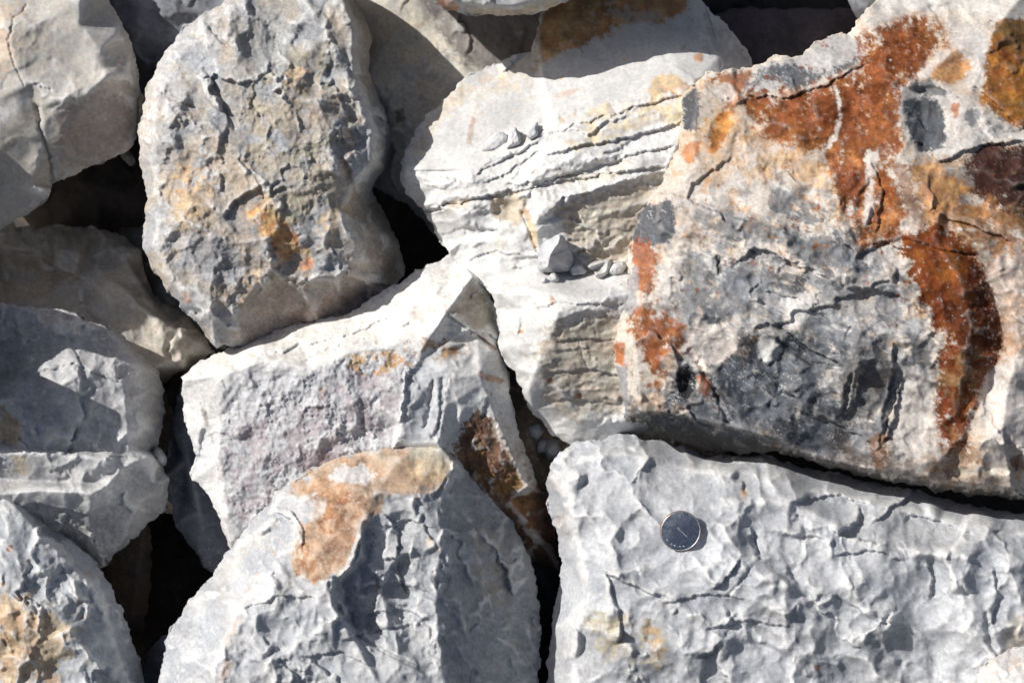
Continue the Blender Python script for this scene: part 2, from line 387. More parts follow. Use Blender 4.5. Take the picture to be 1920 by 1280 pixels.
# ------------------------------------------------------------------ the slope under the pile
def ground():
    n = 120; L = 16.0
    a = np.linspace(-1, 1, n); a = np.sign(a) * np.abs(a) ** 2.2 * L
    gxx, gyy = np.meshgrid(a, a)
    y = gyy; rise = math.tan(math.radians(90 - 50))
    z = np.where(y < -1.2, -1.2 * rise, np.where(y > 2.0, 2.0 * rise, y * rise))
    base = ORG.z - 0.36
    z = z + base + 0.03 * fbm(gxx * 100, gyy * 100, 25, 3, 4) + 0.4 * fbm(gxx * 10, gyy * 10, 60, 4, 2) * np.clip(np.abs(gxx) + np.abs(gyy) - 2, 0, 1)
    P = np.stack([gxx, gyy, z], -1).reshape(-1, 3)
    idx = np.arange(n * n).reshape(n, n)
    q = np.stack([idx[:-1, :-1], idx[:-1, 1:], idx[1:, 1:], idx[1:, :-1]], -1).reshape(-1, 4)
    me = bpy.data.meshes.new('ground'); me.from_pydata(P.tolist(), [], q.tolist())
    me.polygons.foreach_set('use_smooth', [True] * len(q))
    m = bpy.data.materials.new('dark_earth'); m.use_nodes = True; nn = m.node_tree; b = nn.nodes['Principled BSDF']
    t = nn.nodes.new('ShaderNodeTexNoise'); t.inputs['Scale'].default_value = 60; t.inputs['Detail'].default_value = 6
    c = nn.nodes.new('ShaderNodeTexCoord'); nn.links.new(c.outputs['Object'], t.inputs['Vector'])
    r = nn.nodes.new('ShaderNodeValToRGB'); r.color_ramp.elements[0].color = (.012, .010, .009, 1); r.color_ramp.elements[1].color = (.05, .043, .036, 1)
    nn.links.new(t.outputs[0], r.inputs[0]); nn.links.new(r.outputs[0], b.inputs['Base Color']); b.inputs['Roughness'].default_value = .95
    bp = nn.nodes.new('ShaderNodeBump'); bp.inputs['Distance'].default_value = 0.01; nn.links.new(t.outputs[0], bp.inputs['Height']); nn.links.new(bp.outputs[0], b.inputs['Normal'])
    me.materials.append(m)
    o = bpy.data.objects.new('ground', me); sc.collection.objects.link(o); o['kind'] = 'structure'
ground()

DK = (.10, .10, .108); DKB = (.075, .08, .095)
# ------------------------------------------------------------------ rocks deep in the gaps and behind
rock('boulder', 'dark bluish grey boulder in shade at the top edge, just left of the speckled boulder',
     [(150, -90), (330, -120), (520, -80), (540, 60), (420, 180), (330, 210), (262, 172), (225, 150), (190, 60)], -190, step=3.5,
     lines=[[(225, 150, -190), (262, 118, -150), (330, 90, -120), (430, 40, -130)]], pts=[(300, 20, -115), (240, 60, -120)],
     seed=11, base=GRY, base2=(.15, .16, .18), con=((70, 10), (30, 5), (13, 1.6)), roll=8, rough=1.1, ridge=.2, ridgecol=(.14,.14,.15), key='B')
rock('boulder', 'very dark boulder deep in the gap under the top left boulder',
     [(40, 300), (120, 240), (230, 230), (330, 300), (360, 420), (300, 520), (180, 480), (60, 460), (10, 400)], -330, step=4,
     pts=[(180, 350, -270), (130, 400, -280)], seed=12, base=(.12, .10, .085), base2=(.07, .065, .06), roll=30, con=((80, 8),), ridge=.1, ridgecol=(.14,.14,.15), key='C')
rock('stone', 'pale fragment standing in for a sunlit spot in the dark gap right of the top left boulder',
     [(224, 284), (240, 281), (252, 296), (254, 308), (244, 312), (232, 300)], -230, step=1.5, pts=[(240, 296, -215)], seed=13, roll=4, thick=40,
     base=CRM, base2=WHT, con=((14, 1.0),), rough=.2, amp=1, group='small loose stones', key='c1')  # pale colour stands in for sun on a bit of the deep boulder
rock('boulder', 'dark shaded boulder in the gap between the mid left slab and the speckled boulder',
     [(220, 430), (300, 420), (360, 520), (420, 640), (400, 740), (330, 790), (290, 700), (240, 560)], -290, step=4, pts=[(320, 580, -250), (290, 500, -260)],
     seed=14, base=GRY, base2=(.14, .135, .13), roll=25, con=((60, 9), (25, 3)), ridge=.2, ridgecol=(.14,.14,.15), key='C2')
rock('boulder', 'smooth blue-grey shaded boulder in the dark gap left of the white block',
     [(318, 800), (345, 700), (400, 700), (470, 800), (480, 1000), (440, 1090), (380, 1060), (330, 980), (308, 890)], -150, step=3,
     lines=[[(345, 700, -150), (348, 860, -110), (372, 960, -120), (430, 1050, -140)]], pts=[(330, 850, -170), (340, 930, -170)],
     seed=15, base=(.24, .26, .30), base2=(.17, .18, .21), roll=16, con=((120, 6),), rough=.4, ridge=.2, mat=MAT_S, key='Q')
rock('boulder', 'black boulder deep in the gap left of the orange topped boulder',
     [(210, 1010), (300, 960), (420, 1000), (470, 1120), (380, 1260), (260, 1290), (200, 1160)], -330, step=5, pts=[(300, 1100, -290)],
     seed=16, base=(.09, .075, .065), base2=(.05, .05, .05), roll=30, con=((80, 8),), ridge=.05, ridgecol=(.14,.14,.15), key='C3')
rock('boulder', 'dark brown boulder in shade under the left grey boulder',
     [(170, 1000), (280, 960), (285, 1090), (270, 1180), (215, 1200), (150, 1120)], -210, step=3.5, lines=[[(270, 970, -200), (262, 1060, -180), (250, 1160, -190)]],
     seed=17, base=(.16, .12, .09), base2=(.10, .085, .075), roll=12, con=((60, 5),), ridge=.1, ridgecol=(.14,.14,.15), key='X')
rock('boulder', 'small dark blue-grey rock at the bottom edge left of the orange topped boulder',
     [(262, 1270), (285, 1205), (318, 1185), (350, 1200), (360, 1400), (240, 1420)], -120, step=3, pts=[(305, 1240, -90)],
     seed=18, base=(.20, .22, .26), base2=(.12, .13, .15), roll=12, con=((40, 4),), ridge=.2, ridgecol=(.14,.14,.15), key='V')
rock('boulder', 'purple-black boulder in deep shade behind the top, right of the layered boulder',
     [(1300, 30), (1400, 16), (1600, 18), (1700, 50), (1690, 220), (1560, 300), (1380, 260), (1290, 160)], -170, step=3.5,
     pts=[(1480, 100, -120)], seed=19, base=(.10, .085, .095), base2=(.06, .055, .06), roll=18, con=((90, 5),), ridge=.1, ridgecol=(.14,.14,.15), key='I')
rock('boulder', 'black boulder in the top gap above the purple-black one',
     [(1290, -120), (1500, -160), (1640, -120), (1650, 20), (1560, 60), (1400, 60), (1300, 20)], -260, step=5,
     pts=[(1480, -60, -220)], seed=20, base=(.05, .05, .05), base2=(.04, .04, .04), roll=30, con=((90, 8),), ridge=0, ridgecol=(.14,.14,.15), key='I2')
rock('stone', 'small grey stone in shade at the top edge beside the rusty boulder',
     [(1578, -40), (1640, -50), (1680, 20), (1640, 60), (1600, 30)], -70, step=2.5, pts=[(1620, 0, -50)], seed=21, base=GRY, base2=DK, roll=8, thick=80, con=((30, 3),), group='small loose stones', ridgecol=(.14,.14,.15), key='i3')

# mid left slab in shade
rock('boulder', 'brownish grey shaded slab with one sunlit patch, left under the speckled boulder',
     [(-160, 440), (0, 432), (53, 426), (90, 421), (176, 425), (221, 437), (262, 462), (272, 505), (285, 556), (316, 572), (352, 597), (387, 632), (401, 662), (352, 695), (300, 720), (250, 790), (100, 800), (-160, 760)], -230, step=2.5, 
     lines=[[(0, 470, -205), (120, 455, -190), (235, 480, -185), (300, 590, -170), (370, 640, -175)],
            [(20, 560, -160), (100, 530, -150), (190, 525, -150), (250, 560, -140), (300, 600, -140), (352, 660, -150)],
            [(0, 600, -130), (140, 590, -120), (230, 640, -105), (290, 690, -110), (345, 690, -150)]],
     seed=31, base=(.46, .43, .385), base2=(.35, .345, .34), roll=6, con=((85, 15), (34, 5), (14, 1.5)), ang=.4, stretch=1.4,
     stains_shading=[([(0, 470), (160, 500), (130, 560), (0, 560)], (.36, .27, .17), 18, .5, 16, .3), ([(240, 600), (400, 600), (390, 720), (250, 720)], CRM, 10, .7, 10)], ridge=.3, key='J')  # cream patch paints in the pool of sunlight
# top left boulder
rock('boulder', 'smooth rounded beige-grey boulder at the top left corner with a long crack across it',
     [(-200, -100), (-40, -140), (120, -110), (185, -40), (205, 0), (226, 33), (245, 80), (255, 128), (262, 180), (262, 220), (252, 268), (240, 285), (200, 300), (150, 325), (105, 343), (96, 366), (60, 395), (0, 430), (-120, 440), (-240, 300)], -30, step=2.2, roll=14, thick=300,
     lines=[[(-60, 160, 60), (0, 185, 62), (35, 182, 60), (60, 165, 64), (100, 190, 66), (150, 182, 62), (200, 140, 56), (238, 135, 20)],
            [(0, 235, 42), (40, 205, 50), (70, 205, 44), (84, 260, 20), (98, 345, -40)],
            [(10, 60, 66), (25, 100, 70), (55, 155, 74), (100, 186, 68)],
            [(150, 0, 40), (148, 50, 50), (190, 95, 44), (196, 130, 48)],
            [(75, 205, 50), (160, 200, 48), (215, 160, 36), (250, 190, 0)],
            [(0, 330, -5), (60, 340, -10), (100, 330, -20), (170, 290, -15), (235, 262, -25)]],
     pts=[(100, 80, 62), (60, 50, 60), (120, 260, 18), (190, 230, 14), (215, 70, 22), (-100, 100, 30)],
     seed=41, base=(.46, .425, .37), base2=(.40, .385, .36), con=((120, 4), (45, 2.2), (18, .8)), rough=.45, ridge=.55, mat=MAT_S, soft=3.5,
     cracks=[([(50, 10), (25, 40), (15, 75), (26, 120), (45, 160)], 2.0, 4), ([(70, 200), (76, 245), (92, 290), (98, 345)], 3, 8)],
     scoops=[(105, 110, 78, 75, -.3, 12, .2), (215, 110, 30, 30, .2, 8, .5)],
     stains_shading=[([(-60, 0), (50, 0), (20, 60), (30, 130), (-60, 160)], (.56, .42, .30), 14, .6, 10), ([(100, 200), (250, 170), (240, 280), (110, 330)], (.33, .27, .245), 18, .7, 12),  # second patch paints shade on the face sloping away from the sun
             ([(190, 108), (235, 120), (230, 132), (200, 128)], RST, 3, .5, 6, .2), ([(0, 190), (60, 170), (50, 200), (0, 240)], WHT, 6, .6, 8)], key='A')
# slab behind
rock('boulder', 'cream slab leaning behind the speckled boulder, half sunlit under the top edge rock',
     [(600, -120), (780, -160), (1060, -120), (1080, 60), (1040, 180), (960, 300), (880, 440), (842, 466), (799, 420), (759, 384), (712, 356), (660, 300), (610, 100)], -150, step=2.5, roll=14, thick=240,
     lines=[[(700, -60, -150), (790, 40, -120), (905, 140, -112), (980, 200, -130)], [(690, 140, -100), (780, 250, -90), (860, 430, -130)]],
     pts=[(740, 60, -118), (760, 300, -95), (950, 40, -150)],
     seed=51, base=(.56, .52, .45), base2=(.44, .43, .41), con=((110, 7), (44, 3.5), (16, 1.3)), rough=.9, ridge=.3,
     stains_shading=[([(740, 205), (758, 205), (760, 228), (742, 232)], (.12, .09, .07), 3, .7, 4), ([(700, 20), (900, 60), (900, 130), (720, 110)], (.60, .49, .35), 12, .4, 14, .25),
             ([(760, -80), (1060, -80), (1060, 120), (905, 135), (850, 90), (800, 20)], (.20, .18, .175), 10, .75, 10)],  # cast shadow of the top edge rock painted dark
     cracks=[([(835, 95), (870, 120), (900, 140)], 2.5, 4)], key='E')
# dark boulder right of the orange topped one
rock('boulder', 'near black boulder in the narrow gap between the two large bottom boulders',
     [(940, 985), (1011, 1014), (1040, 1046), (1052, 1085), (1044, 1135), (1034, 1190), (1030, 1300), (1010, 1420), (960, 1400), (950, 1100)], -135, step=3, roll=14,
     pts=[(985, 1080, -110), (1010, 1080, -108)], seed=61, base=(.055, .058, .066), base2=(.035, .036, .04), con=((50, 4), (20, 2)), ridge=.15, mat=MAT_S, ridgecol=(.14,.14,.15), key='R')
# beige rock in the cleft
rock('boulder', 'dusty beige rock at the bottom of the cleft under the white layered boulder',
     [(930, 640), (1000, 700), (1100, 760), (1320, 770), (1390, 850), (1380, 930), (1200, 960), (1060, 940), (1000, 960), (960, 860)], -55, step=2.5, roll=14,
     lines=[[(950, 690, -70), (985, 790, -60), (1010, 870, -62)], [(1030, 830, -70), (1100, 800, -22), (1250, 800, -10), (1370, 850, -20)]],
     pts=[(1020, 850, -80), (1150, 850, -15)], seed=62, base=(.44, .38, .29), base2=(.34, .29, .225), con=((90, 4), (30, 2)), ridge=.1, rough=.6, key='S',
     stains_shading=[([(930, 640), (1000, 740), (1060, 800), (1060, 940), (960, 940)], (.13, .09, .06), 20, .75, 12)])
for nm, pl, lb, sd_, hh in (('s1', [(1008, 826), (1022, 820), (1030, 832), (1022, 850), (1006, 848)], 'small grey chip in the cleft, left of the square chip beside it', 1, 20),
                        ('s2', [(1024, 824), (1048, 822), (1056, 842), (1048, 862), (1028, 862), (1020, 846)], 'square grey chip in the cleft under the white layered boulder', 2, 26),
                        ('s3', [(990, 800), (1010, 792), (1022, 808), (1008, 824), (994, 818)], 'darkest little stone in the cleft, above the two grey chips', 3, 10)):
    w = surf('S', sum(p[0] for p in pl) / len(pl), sum(p[1] for p in pl) / len(pl))
    cx = sum(p[0] for p in pl) / len(pl); cy = sum(p[1] for p in pl) / len(pl)
    rock('stone', lb, pl, w / ZS + 3, step=1.5, lines=[[(cx + (a_ - cx) * .6, cy + (b_ - cy) * .6, w / ZS + 3 + hh * (.4 + .1 * k_)) for k_, (a_, b_) in enumerate(pl)]], seed=70 + sd_, roll=3, thick=30, amp=1, base=(.33, .34, .35), base2=BLG, con=((16, 1),), rough=.2, ridge=.3, group='small loose stones', key=nm)

# ------------------------------------------------------------------ left grey boulder
rock('boulder', 'angular blue-grey boulder at mid left, mostly shaded, with a ledge across its front',
     [(-220, 600), (-60, 560), (0, 567, -10), (35, 574, -10), (130, 581, -12), (158, 600, -16), (197, 611, -20), (232, 632, -50), (267, 664), (299, 699), (309, 738), (309, 780), (299, 832), (288, 851), (306, 874), (322, 897), (309, 946), (306, 960), (246, 1013), (192, 1064), (150, 1090), (60, 1080), (-60, 1080), (-220, 1000)], -90, step=2, roll=6, thick=280,
     lines=[[(-100, 640, 0), (0, 632, 5), (60, 638, 10), (110, 612, 12), (158, 604, 0), (215, 625, -8), (255, 680, -4), (262, 740, -8), (268, 800, -10)],
            [(0, 760, 40), (80, 700, 44), (150, 690, 42), (215, 700, 30), (235, 740, 26), (240, 830, 22)],
            [(-100, 838, 30), (0, 832, 36), (50, 836, 40), (150, 846, 36), (240, 852, 28), (285, 856, 0)],
            [(-100, 850, 52), (0, 846, 58), (100, 852, 56), (170, 856, 52), (236, 862, 36)],
            [(-100, 896, 24), (0, 897, 24), (53, 901, 24), (120, 904, 26), (190, 904, 30), (225, 880, 40), (262, 862, 30)],
            [(-100, 925, 52), (0, 925, 54), (80, 918, 56), (170, 924, 54), (200, 910, 44)],
            [(-60, 980, 0), (55, 950, 24), (120, 952, 20), (165, 968, 14), (180, 935, 44), (250, 955, -16), (246, 1010, -80)],
            [(165, 968, 14), (235, 1000, -50)]],
     pts=[(100, 770, 46), (60, 740, 40), (200, 780, 30), (290, 905, -40), (230, 960, -10), (100, 1010, -40), (110, 876, 40), (20, 1000, 0)],
     seed=81, base=(.49, .485, .48), base2=(.34, .345, .355), con=((80, 7), (34, 3.5), (15, 1.4)), ang=.7, rough=.8, ridge=.55, soft=2.2,
     ledges=[([(0, 842), (120, 848), (280, 856)], 5, 8), ([(60, 700), (140, 680), (230, 720)], 6, 14), ([(50, 940), (120, 950), (170, 965)], 12, 20), ([(120, 620), (150, 680), (150, 740)], 5, 16, 'x')],
     stains_shading=[([(-20, 570), (130, 580), (100, 612), (40, 640), (-20, 636)], (.55, .53, .50), 6, .8, 8), ([(0, 760), (35, 790), (45, 830), (0, 835)], (.40, .31, .20), 5, .8, 5),  # first patch: sunlight painted along the top strip
             ([(20, 850), (55, 850), (50, 890), (25, 885)], (.40, .31, .20), 8, .6, 6), ([(90, 590), (210, 610), (190, 640), (100, 630)], WHT, 6, .6, 12, .25), ([(170, 730), (250, 820), (230, 840), (180, 780)], WHT, 6, .5, 12, .25)],
     key='K')
# bottom left boulder
rock('boulder', 'pale grey chipped boulder at the bottom left corner with a tan stained lower face',
     [(-200, 900), (0, 898), (32, 925), (49, 941), (98, 988), (151, 1027), (183, 1055), (209, 1101), (232, 1143), (251, 1206), (262, 1240), (271, 1270), (280, 1330), (200, 1460), (-120, 1480), (-260, 1200)], -10, step=2, roll=8, thick=320,
     lines=[[(0, 920, 40), (45, 965, 60), (110, 1035, 70), (165, 1090, 74), (205, 1170, 70), (230, 1260, 60)],
            [(0, 1080, 110), (50, 1110, 118), (110, 1150, 118), (160, 1220, 110), (190, 1290, 95)]],
     pts=[(30, 1020, 92), (90, 1100, 100), (40, 1240, 104), (-80, 1100, 100), (100, 1330, 90)],
     seed=91, base=(.40, .42, .44), base2=(.29, .31, .34), con=((80, 12), (36, 7), (15, 2.6)), ang=.8, stretch=1.3, rough=1.2, ridge=.6,
     stains_shading=[([(-20, 1100), (45, 1120), (60, 1140), (110, 1150), (140, 1180), (130, 1230), (90, 1280), (-20, 1300)], (.50, .37, .235), 10, .85, 16), ([(0, 1140), (80, 1150), (60, 1190), (0, 1200)], (.50, .30, .16), 8, .5, 12, .3),
             ([(12, 1020), (24, 1022), (22, 1036), (12, 1034)], RST, 2, .8, 4)], key='L')

# ------------------------------------------------------------------ white block in the middle
def m_mask(X, Y):
    return np.where(inpoly(X, Y, [(339, 707), (420, 700), (500, 676), (700, 655), (789, 660), (835, 584), (935, 560), (850, 480), (400, 600), (300, 700)]), .55, 1.0)
def m_rel(X, Y, Wd):
    r = blur(inpoly(X, Y, [(418, 712), (470, 690), (585, 700), (651, 668), (739, 652), (789, 665), (770, 740), (750, 850), (640, 900), (480, 1010), (432, 1000), (410, 860)]).astype(float), 5)
    r2 = blur(inpoly(X, Y, [(870, 800), (920, 780), (990, 830), (1010, 960), (1040, 1080), (900, 1080), (850, 900)]).astype(float), 5)
    pm = sstep(-.25, .25, fbm(X, Y, 70, 779, 3))
    Wd = Wd + (r + r2) * (fbm(X, Y, 42, 776, 4, .6) * 9 + (.35 + 1.1 * pm) * fbm(X, Y, 14, 777, 5, .78) * 6 + conch(X, Y, 24, 778) * -2.4 * (1 - pm))
    return Wd
rock('boulder', 'white block in the centre with bright top, grey-purple front and brown crusted corner',
     [(339, 707), (365, 685), (402, 663), (446, 650), (490, 632), (556, 608), (644, 592), (720, 545), (791, 502), (845, 477), (870, 498), (900, 518), (916, 539), (935, 584), (939, 640), (952, 677), (958, 737), (967, 794), (986, 842, -20), (999, 880, -30), (1023, 926, -50), (1040, 1000, -80), (1049, 1060, -130), (1045, 1100, -200), (900, 1180, -260), (600, 1200, -220), (470, 1120, -150), (434, 1030, -20), (411, 978), (394, 932), (362, 900), (355, 879), (373, 858), (368, 850), (354, 810), (346, 769), (341, 732)], 0, step=2, roll=5, thick=300,
     lines=[[(402, 663, 0), (490, 632, -10), (556, 608, -14), (644, 592, -16), (720, 545, -20), (791, 502, -20), (845, 477, -14)],
            [(345, 712, 20), (416, 703, 66), (468, 683, 78), (497, 674, 80), (585, 692, 92), (610, 698, 94), (651, 660, 84), (703, 652, 84), (739, 644, 86), (789, 659, 92), (811, 625, 84), (837, 584, 80), (886, 517, 44)],
            [(416, 703, 48), (414, 780, 52), (410, 860, 48), (424, 960, 30), (432, 1020, 0)],
            [(837, 584, 60), (880, 612, 56), (927, 650, 30)], [(837, 584, 60), (846, 622, 52), (870, 645, 48), (895, 632, 44)],
            [(886, 517, 24), (918, 560, -2), (933, 610, -10)],
            [(789, 659, 78), (772, 720, 92), (756, 790, 92), (744, 832, 84)],
            [(800, 668, 84), (835, 690, 92), (900, 700, 78), (955, 738, 20)],
            [(835, 690, 92), (836, 760, 96), (820, 830, 90)],
            [(905, 720, 76), (885, 770, 70), (866, 830, 52), (880, 900, 30)],
            
            [(905, 720, 76), (925, 770, 66), (960, 850, 50), (990, 910, 20)]],
     pts=[(560, 640, 30), (700, 610, 34), (780, 560, 34), (600, 850, 66), (500, 950, 40), (380, 780, 36), (650, 1000, 20), (700, 760, 78), (735, 800, 64), (950, 940, 0), (1010, 1010, -50), (880, 570, 30), (790, 740, 98), (850, 770, 84)],
     seed=101, base=(.60, .59, .575), base2=(.52, .525, .53), mottle=90, con=((90, 5), (36, 2.2), (15, .9)), ang=-.4, stretch=2.0, rough=.7, ridge=.5, relief=m_rel, mask=m_mask, soft=2,
     cracks=[([(837, 590), (880, 618), (930, 655)], 2.2, 7), ([(812, 715), (806, 760), (796, 800)], 4, 8), ([(830, 712), (826, 780), (815, 820)], 5, 6), ([(385, 745), (388, 780)], 2, 3), ([(420, 715), (427, 730)], 1.5, 3), ([(905, 700), (945, 712)], 2, 5)],
     ledges=[([(480, 668), (560, 648), (640, 632), (740, 590)], 7, 14), ([(560, 680), (620, 650), (700, 632), (780, 600)], 6, 12), ([(400, 690), (480, 664), (560, 650)], 4, 12), ([(905, 690), (915, 730), (900, 790)], 8, 10, 'x'), ([(758, 690), (748, 780), (734, 850)], -18, 8, 'x')],
     scoops=[(795, 770, 26, 60, .15, 8, .4), (840, 790, 20, 55, .15, 8, .3), (560, 655, 60, 16, -.35, 5, .3), (690, 620, 70, 22, -.35, 6, .3), (800, 560, 60, 26, -.5, 5, .2)],
     stains_shading=[([(330, 700), (410, 660), (640, 590), (850, 480), (935, 540), (940, 660), (800, 640), (650, 650), (590, 690), (500, 670), (420, 700)], (.74, .715, .67), 8, .9, 6),
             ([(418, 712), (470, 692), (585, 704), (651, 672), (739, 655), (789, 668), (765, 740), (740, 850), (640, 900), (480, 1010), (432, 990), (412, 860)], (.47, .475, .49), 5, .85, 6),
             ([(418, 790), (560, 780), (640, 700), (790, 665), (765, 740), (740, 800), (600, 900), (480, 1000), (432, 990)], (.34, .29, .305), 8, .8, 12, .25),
             ([(560, 870), (600, 840), (660, 850), (690, 880), (600, 910)], (.25, .19, .205), 8, .6, 8, .15),
             ([(640, 690), (651, 672), (700, 655), (789, 640), (880, 655), (880, 665), (800, 672), (740, 700)], (.40, .23, .10), 5, .85, 8, .18),
             ([(790, 640), (870, 640), (885, 660), (800, 668)], (.26, .15, .09), 5, .7, 8, .2),
             ([(837, 584), (886, 517), (935, 600), (895, 622)], (.46, .40, .31), 4, .8, 5), ([(880, 612), (935, 655), (925, 660), (865, 600)], RST, 2, .5, 4),
             ([(756, 690), (800, 680), (836, 700), (830, 800), (800, 836), (744, 830)], (.42, .435, .46), 5, .8, 5),
             ([(856, 850), (862, 800), (886, 762), (925, 785), (964, 845), (992, 900), (1035, 920), (1055, 1000), (1060, 1100), (900, 1160), (850, 900)], (.15, .085, .052), 6, .97, 10),
             ([(880, 830), (960, 850), (1010, 940), (1020, 1020), (960, 960), (890, 880)], (.24, .12, .045), 8, .8, 12, .2),
             ([(925, 770), (960, 800), (1000, 880), (985, 900), (950, 850), (920, 810)], (.48, .42, .35), 4, .6, 5),
             ([(375, 745), (385, 765), (395, 800), (385, 800)], (.2, .16, .15), 3, .7, 4), ([(405, 850), (420, 850), (432, 960), (415, 940)], (.22, .16, .18), 4, .7, 5, .3),
             ([(400, 960), (415, 975), (432, 1025), (424, 1020)], (.40, .25, .25), 4, .5, 4), ([(770, 590), (820, 560), (840, 575), (800, 610)], (.62, .48, .40), 6, .4, 8), ([(895, 695), (945, 712), (945, 722), (900, 708)], (.42, .19, .07), 2, .7, 3)],
     key='M')

# ------------------------------------------------------------------ layered white boulder
def g_rel(X, Y, Wd):
    # bedding: broken steps running down to the left
    zone = blur(inpoly(X, Y, [(757, 320), (900, 320), (1030, 215), (1290, 150), (1300, 320), (1180, 470), (1000, 520), (830, 480), (780, 400)]).astype(float), 6)
    h, r, ed = shard(X, Y, 34, 831, -.24, 4.5, .3, .4); Wd = Wd + zone * blur(h, .7) * 9
    h, r, ed = shard(X, Y, 15, 832, -.24, 4.5, .3, .2); Wd = Wd + zone * blur(h, .6) * 4 * sstep(-.1, .3, fbm(X, Y, 60, 833, 3))
    z2 = blur(inpoly(X, Y, [(1030, 570), (1180, 540), (1190, 800), (1040, 800), (1000, 720)]).astype(float), 6) + .8 * blur(inpoly(X, Y, [(1000, 340), (1260, 330), (1200, 500), (1010, 500)]).astype(float), 6)
    h, r, ed = shard(X, Y, 11, 841, -.08, 6.0, .35, .2)
    h2, r, ed = shard(X, Y, 26, 842, -.12, 3.0, .3, .3)
    return Wd + z2 * (blur(h, .8) * 2.0 + blur(h2, .8) * 6)
def g_mask(X, Y):
    sm = inpoly(X, Y, [(750, 290), (1000, 90), (1020, 30), (1313, -20), (1360, 130), (1280, 160), (1030, 220), (1010, 260), (890, 320), (760, 320)])
    return np.where(blur(sm.astype(float), 5) > .5, .22, .9)
